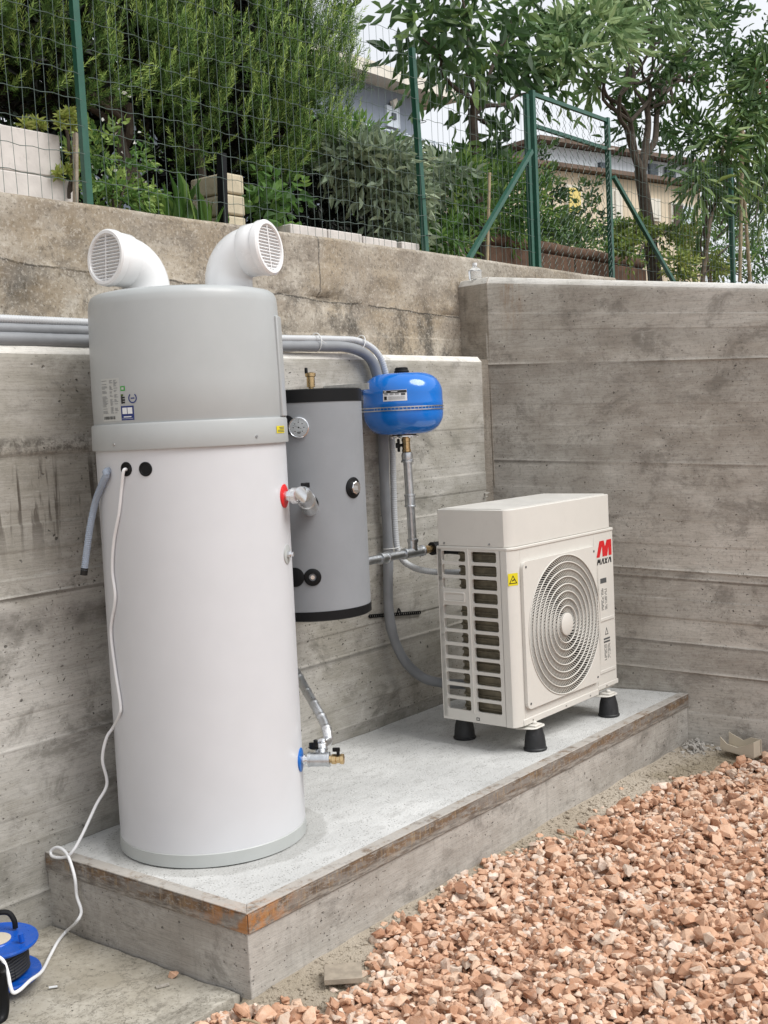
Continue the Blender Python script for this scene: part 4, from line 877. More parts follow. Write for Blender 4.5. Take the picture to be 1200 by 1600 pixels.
# perforated strip screwed low on the wall
s0, s1 = at(577, 963, y=W-.006), at(657, 957, y=W-.006); mb = MB(); du_ = unit(s1-s0); Ls = np.linalg.norm(s1-s0); up2 = V(0,0,1); nh = int(Ls/.016)
for sg in (-1, 1): mb.obox((s0+s1)/2+up2*sg*.0065, du_*Ls/2, V(0,.0012,0), up2*.0022)
for k in range(nh+1): mb.obox(s0+du_*Ls*k/nh, du_*.004, V(0,.0012,0), up2*.0042)
mb.tube(spline([s0+du_*Ls*.45+V(0,-.05,.0), s0+du_*Ls*.47+V(0,-.03,.03), s0+du_*Ls*.52+V(0,-.004,.004)], 5), .004, 8)
tag(mb.build('perforated_strip', M['black']), 'dark perforated metal strip on the wall behind the bent grey pipe', 'metal strip')
# ------------------------------------------------------------------ heat pump
HP = thing('heat_pump', (1.7913, .2188, 0), 'cream outdoor heat pump with round fan grille and red M logo on rubber feet', 'heat pump', rz=-.0125)
HW, HD, FB = .90, .3237, -.055; Z0, Z1, ZT = .118, .8817, 1.045
def hb(mb, name, mat, parent=HP, bevel=0, sharp=35): return mb.build(name, mat, parent, local=True, bevel=bevel, sharp=sharp)
# side panel: cells with rounded slots
fx = lambda p, q, d: V(d, p, q)
mb = MB(); cols = ((.018, .147), (.177, .303)); bx = (0, .162, HD); zt0 = .864; pitch = .0593; sh_ = .046
zr = [Z1]+[zt0-sh_-(pitch-sh_)/2-pitch*i for i in range(12)]; zr[-1] = Z0
for ci, (b0, b1) in enumerate(cols):
    for i in range(12):
        hi, lo_ = zr[i], zr[i+1]; st = zt0-pitch*i; sb = st-sh_
        inner = rrect(b0, b1, sb, st, .009, 3); nI = len(inner); o0, o1 = bx[ci], bx[ci+1]
        outer = [(min(max(o0, o1), (o1 if x > (b0+b1)/2 else o0)), (hi if y > (st+sb)/2 else lo_)) for x, y in inner]
        # spread the outer points along the cell border
        outer = []
        for k, (cx, cy) in enumerate(((o1, hi), (o0, hi), (o0, lo_), (o1, lo_))):
            for j in range(4):
                t = (j-1.5)/1.5*.35; x, y = cx, cy
                if k == 0: x, y = (cx, cy+t*(hi-lo_)) if t < 0 else (cx-t*(o1-o0), cy)
                if k == 1: x, y = (cx-t*(o1-o0), cy) if t < 0 else (cx, cy-t*(hi-lo_))
                if k == 2: x, y = (cx, cy-t*(hi-lo_)) if t < 0 else (cx+t*(o1-o0), cy)
                if k == 3: x, y = (cx+t*(o1-o0), cy) if t < 0 else (cx, cy+t*(hi-lo_))
                outer.append((x, y))
            outer[4*k+1] = outer[4*k+1]; outer[4*k+1] = ((cx+outer[4*k+1][0])/2*0+cx, cy); outer[4*k+2] = (cx, cy)
        outer = [(x, y) for x, y in outer]
        if ci == 1 and i == 3: mb.add([fx(o0, lo_, 0), fx(o1, lo_, 0), fx(o1, hi, 0), fx(o0, hi, 0)], [(0,1,2,3)])
        else: mb.plate(outer, inner, fx, 0, .012, outer_wall=False)
mb.box(0, .004, HD-.0005, HD+.004, Z0, Z1)
side = hb(mb, 'side_panel', M['cream'])
mb = MB(); mb.box(-.004, .002, .158, .166, Z0+.04, Z1-.006); hb(mb, 'rib', M['cream'], side, bevel=.002)
zc = zt0-pitch*3-sh_/2; mb = MB(); mb.plate(rrect(.185, .300, zc-.022, zc+.022, .008, 3), rrect(.192, .293, zc-.016, zc+.016, .006, 3), fx, -.005, .001); mb.slab(rrect(.193, .292, zc-.015, zc+.008, .004, 3), fx, -.001, .003); hb(mb, 'handle', M['cream'], HP, bevel=.0015)
mb = MB(); mb.slab([(.135, Z0+.01), (.152, Z0+.01), (.152, Z0+.024), (.135, Z0+.024)], fx, -.0008, -.0002, 0); mb.slab([(.139, Z0+.014), (.148, Z0+.014), (.148, Z0+.020), (.139, Z0+.020)], fx, -.0014, -.0009, 1); hb(mb, 'small_mark', [M['grey_ink'], M['cream']])
# chamfered front corner, bottom rail, far end, back grille frame
fz = lambda p, q, d: V(p, q, d)
mb = MB(); mb.slab([(0, -.001), (0, -.034), (.008, -.042), (.04, FB), (.07, FB), (.07, FB+.004), (.04, FB+.005), (.012, -.03), (.012, -.001)], fz, Z0-.002, Z1-.001); hb(mb, 'corner_panel', M['cream'], bevel=.0015)
fp = lambda p, q, d: V(p, d, q)
mb = MB(); mb.plate(rrect(.07, .703, Z0+.02, Z1-.001, .0005, 16)[:], circle(.405, .50, .314, 68, R(0)), fp, FB, FB+.003)
front = hb(mb, 'front_panel', M['cream'])
mb = MB(); mb.box(.05, .703, FB-.004, FB+.02, Z0-.002, Z0+.026); mb.box(.704, HW, FB-.002, FB+.02, Z0+.016, Z0+.038); hb(mb, 'bottom_rail', M['cream'], bevel=.003)
mb = MB(); mb.slab([(.706, FB), (HW-.012, FB), (HW, FB+.012), (HW, HD), (HW-.004, HD), (HW-.004, FB+.016), (HW-.014, FB+.004), (.706, FB+.004)], fz, Z0+.036, Z1-.001); serv = hb(mb, 'service_panel', M['cream'], bevel=.002)
mb = MB(); mb.box(.002, HW-.002, FB+.02, HD-.002, Z0, Z0+.012); mb.box(.0, .02, HD-.02, HD-.001, Z0+.012, Z1); hb(mb, 'base_pan', M['cream'])
for zz in (.46, .215):
    mb = MB(); mb.box(.722, HW-.022, FB-.004, FB-.0002, zz-.008, zz+.008); hb(mb, 'ridge', M['cream'], serv, bevel=.0035)
# inside: coil, partition, near-black top sheet; cavity shade put into the colour
mb = MB(); loop = [(.03, -.03), (.03, .205), (.036, .225), (.05, .24), (.075, .25), (.70, .25), (.70, .235), (.08, .235), (.06, .226), (.05, .21), (.05, -.03)]
mb.slab(loop, fz, Z0+.014, Z1-.02); hb(mb, 'coil', M['coil'])
mb = MB()
for k in range(26):
    z = Z0+.03+k*.028; mb.tube([V(.026, -.02, z), V(.026, .205, z), V(.034, .232, z), V(.06, .247, z)], .0042, 8)
stuff(hb(mb, 'coil_tubes', M['coil']))
mb = MB(); mb.box(.70, .708, FB+.01, .25, Z0+.014, Z1-.01); mb.box(.052, .70, FB+.01, .235, Z1-.03, Z1-.02); hb(mb, 'partition', M['dark_hole'])
# fan behind the grille
hubc = V(.405, FB, .50); mb = MB(); mb.lathe([(.0001, .03), (.06, .03), (.07, .04), (.07, .10)], hubc, (0,1,0), 32)
for k in range(3):
    vs = []
    for i in range(9):
        for j in range(7):
            r = .065+.235*j/6; t = R(120*k)+R(i*10)+.35*(j/6)**2; vs.append(hubc+V(r*math.cos(t), .045+.007*i+.006*math.sin(j), r*math.sin(t)))
    mb.add(vs, [(i*7+j, i*7+j+1, i*7+8+j, i*7+7+j) for i in range(8) for j in range(6)])
hb(mb, 'fan', M['grey_ink'])
mb = MB(); mb.lathe([(.318, .004), (.316, .10), (.33, .12)], hubc, (0,1,0), 64); hb(mb, 'fan_shroud', M['dark_hole'])  # coloured near-black so the gaps of the grille read as shade
# fan guard: frame, rings, spiral vanes, hub
mb = MB(); fr_o = []; fr = rrect(.066, .700, .184, .818, .03, 17); fr_i = circle(.405, .50, .313, 72, 0); 
mb.plate(fr, fr_i, fp, FB-.016, FB-.001); guard = hb(mb, 'fan_guard', M['cream'], bevel=.004)
NR = 9
for k in range(NR):
    r = .05+(k)*.0325; mb = MB()
    if k == 0: continue
    mb.tube([hubc+V(r*math.cos(2*math.pi*i/72), -.021+.004*(r/.31), r*math.sin(2*math.pi*i/72)) for i in range(73)], .0030, 6, cap=False); hb(mb, 'ring', M['cream'], guard, sharp=80)
mb = MB(); mb.lathe([(.0001, -.026), (.044, -.026), (.050, -.023), (.050, -.014)], hubc, (0,1,0), 40); hb(mb, 'hub', M['cream'], guard)
mb = MB()
for k in range(NR):
    r0 = .05+k*.0325; r1 = min(r0+.0325, .3145); nv = int(2*math.pi*(r0+.016)/.0140)
    for i in range(nv):
        t = 2*math.pi*i/nv+k*.21; sk = (.0325/(r0+.016))*1.0; a = hubc+V(r0*math.cos(t), -.017, r0*math.sin(t)); b = hubc+V(r1*math.cos(t+sk), -.017, r1*math.sin(t+sk))
        d = unit(b-a); pr = np.cross(d, V(0,1,0)); w_ = V(0,1,0)*.0036; tk = unit(np.cross(d, w_))*.0010
        mb.obox((a+b)/2+V(0,.006,0), (b-a)/2, w_, tk)
stuff(hb(mb, 'grille_vanes', M['cream'], guard))
for px, pz in ((.09, .795), (.676, .795), (.09, .207), (.676, .207)):
    mb = MB(); mb.cyl((px, FB-.0175, pz), (px, FB-.014, pz), .0055, 12); hb(mb, 'screw', M['grey_ink'], guard)
# top box with chamfered corners
mb = MB(); L2 = [(.002, HD-.006), (.002, -.022), (.012, -.034), (.045, FB+.004), (HW-.035, FB+.004), (HW-.016, FB+.018), (HW-.016, HD-.006)]
mb.slab(L2, fz, Z1+.0035, ZT-.001); topb = hb(mb, 'top_box', M['cream'], bevel=.003)
L3 = [(p+(.012 if p < .4 else -.012), q+(.014 if q < .1 else -.012)) for p, q in L2]
mb = MB(); mb.slab(L3, fz, ZT-.0008, ZT+.0022); hb(mb, 'top_sheet', M['cream_top'], topb)
for q in (.05, .285):
    mb = MB(); mb.lathe([(.0045, 0), (.0045, .003), (.0001, .003)], (.002, q, Z1+.016), (-1,0,0), 10); hb(mb, 'screw', M['screw'], topb)
# cover lip of the lower casing
mb = MB(); L4 = [(-.002, HD+.002), (-.002, -.036), (.008, -.046), (.04, FB-.004), (HW-.012, FB-.004), (HW+.003, FB+.01), (HW+.003, HD+.002)]
mb.slab(L4, fz, Z1-.010, Z1+.003); hb(mb, 'case_lid', M['cream'], bevel=.003)
# feet
def foot(x, y):
    mb = MB(); mb.slab([(x-.075, y+.05), (x-.05, y-.02), (x-.03, y-.032), (x+.03, y-.032), (x+.05, y-.02), (x+.06, y+.05)], fz, .098, .1035); mb.slab([(x-.028, y-.022), (x+.028, y-.022), (x+.034, y+.03), (x-.034, y+.03)], fz, .1035, .112); mb.lathe([(.012, .112), (.012, .120), (.007, .124), (.0001, .124)], (x, y, 0), (0,0,1), 8)
    br = hb(mb, 'foot_bracket', M['cream'], bevel=.003)
    mb = MB(); mb.lathe([(.049, -.0), (.051, .003), (.051, .008), (.047, .012), (.0455, .035), (.042, .06), (.036, .082), (.033, .097), (.0001, .097)], (x, y, 0), (0,0,1), 36); hb(mb, 'rubber_foot', M['rubber'])
foot(.125, -.062); foot(.785, -.062)
for x in (.125, .785):
    mb = MB(); mb.lathe([(.049, 0), (.051, .003), (.051, .008), (.047, .012), (.0455, .035), (.042, .06), (.036, .082), (.033, .097), (.0001, .097)], (x, HD-.015, 0), (0,0,1), 36); hb(mb, 'rubber_foot', M['rubber'])
    mb = MB(); mb.box(x-.03, x+.03, HD-.055, HD+.02, .098, .117); hb(mb, 'foot_bracket', M['cream'])
# logo and prints on the service panel
def poly(pts, d=-.0012, mi=0, mb=None): mb.slab(pts, fp, FB+d, FB-.0003, mi)
mb = MB(); x0, z0, w_, h_ = .728, .757, .146, .075
def lg(pts): poly([(x0+w_*p, z0+h_*q) for p, q in pts], mb=mb)
lg([(0, 0), (.20, 0), (.38, .70), (.50, 1), (.22, 1)]); lg([(.38, .70), (.40, 0), (.55, 0), (.57, .62), (.50, 1)])
lg([(.585, .62), (.57, 0), (.71, 0), (.80, .62), (.98, 1), (.70, 1)]); lg([(.80, .62), (.81, 0), (1.0, 0), (1.0, 1), (.98, 1)])
hb(mb, 'logo', M['red_print'], serv)
mb = MB(); x0, z0, w_, h_ = .730, .722, .140, .026
def st_(pts): lg_ = [(x0+w_*p, z0+h_*q) for p, q in pts]; mb.slab(lg_, fp, FB-.0012, FB-.0003)
st_([(0, 0), (.06, 0), (.12, 1), (.06, 1)]); st_([(.08, 1), (.14, 1), (.15, .35), (.11, .35)]); st_([(.13, .35), (.17, .35), (.24, 1), (.19, 1)]); st_([(.20, 1), (.25, 1), (.25, 0), (.19, 0)])
st_([(.28, 0), (.33, 0), (.44, 1), (.38, 1)]); st_([(.41, 1), (.47, 1), (.49, 0), (.43, 0)])
st_([(.50, 0), (.57, 0), (.76, 1), (.69, 1)]); st_([(.53, 1), (.60, 1), (.71, 0), (.64, 0)])
st_([(.75, 0), (.80, 0), (.91, 1), (.85, 1)]); st_([(.89, 1), (.97, 1), (1.0, 0), (.93, 0)])
hb(mb, 'brand_lettering', M['ink'], serv)
r3 = np.random.default_rng(3); mb = MB()
def bits(xa, xb, za, zb, nx, nz, p=.75):
    for j in range(nz):
        for i in range(nx):
            if r3.random() < p:
                x = xa+(xb-xa)*i/nx; z = za+(zb-za)*j/nz; mb.slab([(x, z), (x+(xb-xa)/nx*r3.uniform(.3, .9), z), (x+(xb-xa)/nx*r3.uniform(.3, .9), z+(zb-za)/nz*.55), (x, z+(zb-za)/nz*.55)], fp, FB-.0009, FB-.0003)
mb.slab([(.757, .632), (.815, .632), (.815, .655), (.757, .655)], fp, FB-.0009, FB-.0003); bits(.762, .785, .505, .61, 3, 16); bits(.795, .818, .505, .605, 3, 16)
mb.plate([(.802, .42), (.818, .385), (.786, .385)], [(.802, .412), (.813, .389), (.791, .389)], fp, FB-.0009, FB-.0003)
mb.slab([(.772, .362), (.832, .362), (.832, .370), (.772, .370)], fp, FB-.0009, FB-.0003); mb.slab([(.772, .348), (.832, .348), (.832, .356), (.772, .356)], fp, FB-.0009, FB-.0003)
bits(.776, .800, .265, .342, 3, 12, .85); bits(.808, .835, .270, .342, 3, 12, .85); stuff(hb(mb, 'printed_notice', M['grey_ink'], serv))
# yellow warning sticker on the chamfered corner
ca, cb = V(.008, -.042, 0), V(.04, FB, 0); cd_ = unit(cb-ca); cn2 = V(cd_[1], -cd_[0], 0); fc = lambda p, q, d: V(.012, -.0437, .75)+cd_*p+V(0,0,1)*q+cn2*d
mb = MB(); mb.slab([(-.014, -.026), (.036, -.026), (.036, .026), (-.014, .026)], fc, .0004, .0008, 0); c0 = .011
mb.plate([(c0, .018), (c0+.021, -.018), (c0-.021, -.018)], [(c0, .012), (c0+.0155, -.0148), (c0-.0155, -.0148)], fc, .0008, .0014, 1); mb.slab([(c0-.006, -.008), (c0+.008, -.004), (c0+.006, .001), (c0-.004, -.002)], fc, .0008, .0014, 1)
hb(mb, 'warning_sticker', [M['yellow'], M['ink']])
for x in (.12, .4, .62, .78):
    mb = MB(); mb.lathe([(.004, 0), (.004, .002), (.0001, .002)], (x, FB-.004, Z0+.012 if x < .7 else Z0+.026), (0,-1,0), 10); hb(mb, 'screw', M['screw'])
# ------------------------------------------------------------------ leaves
LEAF = (np.array([[0,0,0],[.42,.5,.10],[.45,0,-.02],[.42,-.5,.10],[1,0,-.14],[.78,.26,.02],[.78,-.26,.02]]), np.array([[0,2,1],[0,3,2],[1,2,5],[2,4,5],[2,6,4],[2,3,6]]))
NEEDLE = (np.array([[0,0,0],[.5,.5,0],[1,0,.05],[.5,-.5,0]]), np.array([[0,3,2],[0,2,1]]))
def nrm(a): return a/np.maximum(np.linalg.norm(a, axis=-1, keepdims=True), 1e-9)
def leaves(pos, axis, nor, L, Wd, tint, tpl, r):
    """one leaf at each place: axis along the blade, nor its upper side"""
    axis = nrm(axis); side = nrm(np.cross(nor, axis)); up = np.cross(axis, side); v, f = tpl; N = len(pos); k = len(v)
    P = pos[:,None]+axis[:,None]*(v[None,:,0:1]*L[:,None,None])+side[:,None]*(v[None,:,1:2]*Wd[:,None,None])+up[:,None]*(v[None,:,2:3]*L[:,None,None])
    F = (f[None]+(np.arange(N)*k)[:,None,None]).reshape(-1, 3); return P.reshape(-1, 3), F, np.repeat(tint, k)
def twig_leaves(base, d, ln, per, L, Wd, ang, tpl, r, droop=0., tint=(.3,.25,.35), lvar=.25, start=.05, grad=.5):
    T = len(base); s = (np.arange(per)[None]+r.random((T, per)))/per*(1-start)+start
    d = nrm(d); h = nrm(np.cross(d, np.array([.31,.22,.92])+r.normal(0, .2, (T, 3)))); g = np.cross(d, h)
    phi = np.arange(per)[None]*2.4+r.uniform(0, 6.28, (T, 1))+r.normal(0, .3, (T, per))
    rad = h[:,None]*np.cos(phi)[...,None]+g[:,None]*np.sin(phi)[...,None]
    p = base[:,None]+d[:,None]*(s*ln[:,None])[...,None]; p[...,2] -= droop*(s*ln[:,None])**2/ln[:,None]
    a = ang*(1-.45*s)*r.uniform(.75, 1.25, s.shape); ax = d[:,None]*np.cos(a)[...,None]+rad*np.sin(a)[...,None]; ax[...,2] -= droop*.5
    n = d[:,None]*np.sin(a)[...,None]-rad*np.cos(a)[...,None]; n = -n; n = n*1.0+np.array([0,0,.35]); n += r.normal(0, .25, n.shape)
    LL = L*r.uniform(1-lvar, 1+lvar, s.shape)*(.75+.4*np.sin(np.pi*np.clip(s, .05, .95))); t = np.clip(tint[0]+tint[1]*r.normal(0, 1, (T, 1))+grad*(s-.5)*tint[2]*2+r.normal(0, .08, s.shape), 0, 1)
    q = lambda x: x.reshape(-1, *x.shape[2:])
    return leaves(q(p), q(ax), q(n), q(LL), q(LL)*Wd, q(t), tpl, r)
def cat(parts):
    V_, F_, T_ = [], [], []; o = 0
    for v, f, t in parts: V_.append(v); F_.append(f+o); T_.append(t); o += len(v)
    return np.concatenate(V_), np.concatenate(F_), np.concatenate(T_)
def foliage(name, parts, mat, parent, smooth=False):
    v, f, t = cat(parts); q = parent; off = V(0,0,0)
    while q is not None: off = off+np.array(q.location); q = q.parent
    ob = bpy.data.objects.new(name, bulk_mesh(name, v-off, f, t, mat, smooth)); COL.objects.link(ob); ob.parent = parent; return stuff(ob)
def ball(r, n, c, rad, shell=.5):
    d = nrm(r.normal(size=(n, 3))); u = r.random(n)**(1/3*(1-shell)+.12*shell); return np.array(c)+d*u[:,None]*np.array(rad), d
def limb(mb, a, b, r0, r1, r, bend=.06, n=6, sides=8):
    a, b = np.array(a, float), np.array(b, float); pts = [a+(b-a)*k/n+(r.normal(0, bend, 3)*np.linalg.norm(b-a)*.5 if 0 < k < n else 0) for k in range(n+1)]
    pts = spline(pts, 3); mb.tube(pts, r0, sides, rf=list(np.linspace(r0, r1, len(pts)))); return pts
def plant(name, base, label, cat_, group=None): return thing(name, base, label, cat_, group)
gr = np.random.default_rng(99)

# ------------------------------------------------------------------ fence
FY = 1.42
def wire_bay(mb, x0, x1, z0, z1, y, dx=.056, dz=.105, wr=.00125):
    n = int(round((x1-x0)/dx))
    for k in range(1, n):
        x = x0+(x1-x0)*k/n; j = gr.normal(0, .004, 4); mb.tube([V(x+j[0], y, z0), V(x+j[1], y+.004, (z0+z1)/2), V(x+j[2], y, z1)], wr, 4, cap=False)
    m = int((z1-z0)/dz)
    for k in range(m+1):
        z = z0+.02+k*dz; pts = []
        for i in range(2*n+1): pts.append(V(x0+(x1-x0)*i/(2*n), y-.0025, z+.003*(1 if i % 4 < 2 else -1)*(i % 2)+.006*math.sin(i*.21+k)))
        mb.tube(pts, wr*1.15, 4, cap=False)
def post(mb, x, z0, z1, y, lean=0, w=.032):
    a, b = V(x, y, z0), V(x+lean, y, z1); d = (b-a)/2; c = (a+b)/2
    mb.obox(c, V(w/2,0,0), V(0,.002,0), d); mb.obox(c+V(-w*.25,w/2,0), V(.002,0,0), V(0,w/2,0), d)
fence = thing('wire_fence', (2, FY, 2.31), 'green wire mesh fence on the old wall in front of the rosemary', 'fence')
FP = [(-1.6, -.0, 3.55), (.728, -.012, 3.62), (3.042, -.05, 3.46)]
for x, lean, zt in FP: mb = MB(); post(mb, x, 2.30, zt, FY, lean, .031); mb.build('post', M['green'], fence)
mb = MB(); post(mb, 4.18, 2.22, 3.43, FY, .0, .03); mb.build('post', M['green'], fence)
for a, b in ((-1.6, .728), (.728, 3.042), (3.042, 4.18)): mb = MB(); wire_bay(mb, a+.02, b-.02 if b < 3 else b, 2.325, 3.5 if b < 3.1 else 3.40, FY-.012); stuff(mb.build('wire_mesh', M['wire'], fence))
mb = MB(); mb.bar(V(4.15, FY-.03, 3.07), V(3.30, FY-.10, 2.335), .026, .026); mb.build('brace', M['green'], fence)
for k, z in enumerate((2.45, 2.65, 2.86, 3.07, 3.28)): mb = MB(); mb.tube([V(3.035+.022*math.cos(t), FY+.0+.03*math.sin(t), z) for t in np.linspace(0, 6.28, 13)], .002, 4, cap=False); mb.build('wire_tie', M['black'], fence)
gate = thing('garden_gate', (4.72, FY, 2.3), 'green framed chain-link gate in the fence above the side wall', 'gate')
for x in (4.235, 5.235): mb = MB(); mb.box(x-.015, x+.015, FY-.016, FY+.016, 2.26, 3.46); mb.build('upright', M['green'], gate)
for z in (3.44, 3.245, 2.30): mb = MB(); mb.box(4.253, 5.217, FY-.011, FY+.011, z-.012, z+.012); mb.build('rail', M['green'], gate)
mb = MB(); s_ = .084
for sg in (0, 1):
    for i in range(int((.96)/s_)+2):
        x = 4.25+i*s_; pts = []
        for k in range(45):
            z = 2.315+k*s_*.5
            if z > 3.44: break
            pts.append(V(min(max(x+(s_*.5 if (k+sg) % 2 else 0)*1.0, 4.25), 5.22)+gr.normal(0, .0015), FY-.016+(.003 if (k+i) % 2 else -.003), z))
        if sg == 0: mb.tube(pts, .0016, 4, cap=False)
        else: mb.tube([p+V(0, .002, 0) for p in pts], .0016, 4, cap=False)
stuff(mb.build('chain_link', M['wire'], gate))
mb = MB(); mb.bar((5.20, FY-.02, 3.24), (5.27, FY-.03, 3.25), .012, .012); mb.build('latch', M['rust'], gate)
fence2 = thing('wire_fence', (7, FY, 2.3), 'green wire mesh fence to the right of the gate, behind the side wall', 'fence')
for x in (7.47, 9.9): mb = MB(); post(mb, x, 2.2, 3.42, FY, .0, .036); mb.build('post', M['green'], fence2)
for a, b in ((5.255, 7.47), (7.47, 9.9)): mb = MB(); wire_bay(mb, a, b, 2.33, 3.42, FY-.012, .062); stuff(mb.build('wire_mesh', M['wire'], fence2))
mb = MB(); mb.bar(V(5.27, FY-.02, 3.06), V(6.10, FY-.08, 2.36), .026, .026); mb.build('brace', M['green'], fence2)

# ------------------------------------------------------------------ rosemary
def rosemary(label, x0, x1, zlo, zhi, yc, seed, ntw, trunks):
    r = np.random.default_rng(seed); t = plant('rosemary_bush', (trunks[0][0], trunks[0][1], 2.3), label, 'bush')
    xc, xr, zc, zr = (x0+x1)/2, (x1-x0)/2, (zlo+zhi)/2, (zhi-zlo)/2
    nc = ntw; d = nrm(r.normal(size=(nc*4, 3))); d[:,1] -= .35; d = nrm(d); d = d[d[:,1] < .45][:nc]; n = len(d)
    sup = 1/(np.abs(d)**3).sum(1)**(1/3)      # boxy clipped shape
    lump = 1+.16*fbm(d[:,0]*3+7, d[:,2]*3+seed, seed)+.05*r.normal(size=n); depth = 1-r.random(n)**2*.30
    b = np.array([xc, yc, zc])+d*(sup*lump*depth)[:,None]*np.array([xr, .42, zr])
    low = zlo+.12*vnoise(b[:,0]*3, b[:,0]*0+.5, seed+3)+.04; b = b[b[:,2] > low]; n = len(b)
    # every shoot: one long leader and shorter side shoots fanning from it
    lead = np.stack([r.normal(.03, .22, n), r.normal(-.38, .22, n), np.full(n, 1.)], -1); lead[b[:,2] < zlo+.15, 2] *= .25; lead = nrm(lead); ll = r.uniform(.14, .27, n)
    k = 3; sb = (b[:,None]+lead[:,None]*(ll[:,None]*r.uniform(-.1, .5, (n, k)))[...,None]).reshape(-1, 3); sd_ = nrm((lead[:,None]+r.normal(0, .42, (n, k, 3))).reshape(-1, 3)); sl = r.uniform(.06, .13, n*k)
    tn_ = np.clip(r.normal(.5, .2, n), .15, .9)
    parts = [twig_leaves(b, lead, ll, 46, .028, .16, .8, NEEDLE, r, 0, (.64,.22,.7), start=.02), twig_leaves(sb, sd_, sl, 22, .024, .16, .9, NEEDLE, r, 0, (.30,.16,.5), start=.02)]
    foliage('foliage', parts, M['rosemary'], t)
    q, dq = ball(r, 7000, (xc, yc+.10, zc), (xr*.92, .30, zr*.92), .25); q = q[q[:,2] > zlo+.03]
    foliage('inner_shade_leaves', [leaves(q, r.normal(size=q.shape)+np.array([0,0,.7]), r.normal(size=q.shape), np.full(len(q), .11), np.full(len(q), .03), r.random(len(q)), LEAF, r)], M['rosemary_shade'], t)
    mb = MB()
    for tx, ty, top, rad in trunks:
        p = limb(mb, (tx, ty, 2.25), (tx+top[0], ty+top[1]+.15, zlo+.2), rad, rad*.7, r, .05)
        for k in range(4): limb(mb, p[-1]-V(0,0,.1*r.random()), (xc+xr*r.uniform(-.6, .6), yc+r.uniform(.12, .32), zc+zr*r.uniform(-.2, .5)), rad*.5, .006, r, .08)
    mb.build('trunk', M['bark'], t); return t
rosemary('clipped rosemary bush with a forked dark trunk beside the left fence post', -.45, 1.72, 2.80, 4.05, 1.98, 5, 1050, [(1.36, 1.86, (.0, .0), .034), (1.43, 1.85, (.03, .0), .03)])
rosemary('clipped rosemary bush above the right vent elbow, next to the grey-leaved shrub', 1.50, 2.90, 2.66, 4.05, 2.0, 6, 900, [(1.80, 1.80, (.02, .0), .032)])

# ------------------------------------------------------------------ broadleaf shrubs and trees
def shrub(name, label, cat_, blobs, mat, seed, L, Wd, per=9, tl=.28, droop=.3, ang=1.0, stem=True, flowers=None, tint=(.42,.16,.3), base=None, shell=.55, upw=.3, group=None, stemmat='bark'):
    r = np.random.default_rng(seed); c0 = np.array(blobs[0][0]); bx = base if base is not None else (c0[0], c0[1], 2.3)
    t = plant(name, bx, label, cat_, group); parts = []; mb = MB(); B = np.array(bx, float)
    for c, rad, n in blobs:
        c = np.array(c, float); p, d = ball(r, n, c, rad, shell); dd = d*1.0+r.normal(0, .5, d.shape); dd[:,2] += upw; dd = nrm(dd)
        ln = tl*r.uniform(.6, 1.3, n); parts.append(twig_leaves(p-dd*ln[:,None]*.5, dd, ln, per, L, Wd, ang, LEAF, r, droop, tint))
        if stem:
            for k in range(max(1, n//30)):
                j = r.integers(n); q = p[j]; limb(mb, B*.75+c*.25+V(0,0,-.1)*0 if np.linalg.norm(c-B) > .6 else B, q, .009, .003, r, .06, 4, 5)
    foliage('foliage', parts, M[mat], t)
    if stem: mb.build('stems', M[stemmat], t)
    if flowers:
        fm, nf, fl, fw = flowers; c, rad = np.array(blobs[0][0]), np.array(blobs[0][1]); p, d = ball(r, nf, c, rad*1.05, 1)
        foliage('flowers', [leaves(p+r.normal(0, .012, p.shape), r.normal(size=p.shape), r.normal(size=p.shape)+np.array([0,-1,1]), np.full(nf, fl), np.full(nf, fw), r.random(nf), LEAF, r)], M[fm], t)
    return t
def A(px, py, y): return at(px, py, y=y)
# dark broadleaf tree at far left behind the rosemary
t = shrub('broadleaf_tree', 'dark leafy tree with small white flowers at the left edge behind the rosemary', 'tree', [(A(20, 110, 2.6), (.75,.4,.5), 110), (A(-60, 0, 2.7), (.9,.4,.6), 110), (A(90, 40, 2.8), (.7,.3,.6), 110)], 'darkleaf', 31, .07, .42, 10, .3, .2, flowers=('flower', 60, .03, .02), tint=(.2,.12,.3), base=A(60, 330, 2.6)-V(0,0,.3))
# grey-green large leaved shrub
shrub('sage_shrub', 'grey-green large-leaved shrub drooping behind the middle fence post', 'shrub', [(A(585, 250, 1.72), (.30,.2,.16), 70), (A(620, 300, 1.70), (.22,.16,.17), 46), (A(540, 235, 1.76), (.22,.16,.1), 30), (A(628, 345, 1.66), (.12,.1,.10), 16), (A(690, 265, 1.75), (.2,.14,.1), 22)], 'sage', 32, .085, .40, 9, .20, .55, 1.1, tint=(.5,.16,.3), base=A(600, 385, 1.8)-V(0,0,.1), upw=.1)
shrub('hedge_shrub', 'bright green narrow-leaved shrub between the middle fence post and the gate', 'shrub', [(A(705, 300, 1.95), (.26,.2,.3), 90), (A(770, 310, 2.1), (.32,.25,.32), 110), (A(690, 370, 1.75), (.2,.14,.10), 34), (A(820, 330, 2.25), (.3,.2,.3), 80), (A(750, 260, 2.3), (.3,.2,.08), 22)], 'hedge', 33, .075, .26, 11, .26, .2, .9, tint=(.45,.2,.35), base=A(740, 400, 2.0)-V(0,0,.1))
shrub('climbing_shrub', 'dark leafy climber just behind the gate, beside its left upright', 'shrub', [(A(850, 320, 2.4), (.2,.16,.30), 44), (A(925, 330, 2.4), (.18,.14,.30), 34), (A(880, 360, 2.35), (.4,.16,.12), 50), (A(850, 250, 2.45), (.12,.1,.2), 8)], 'darkleaf', 34, .055, .5, 9, .2, .2, tint=(.5,.2,.35), base=A(870, 410, 2.4)-V(0,0,.1))
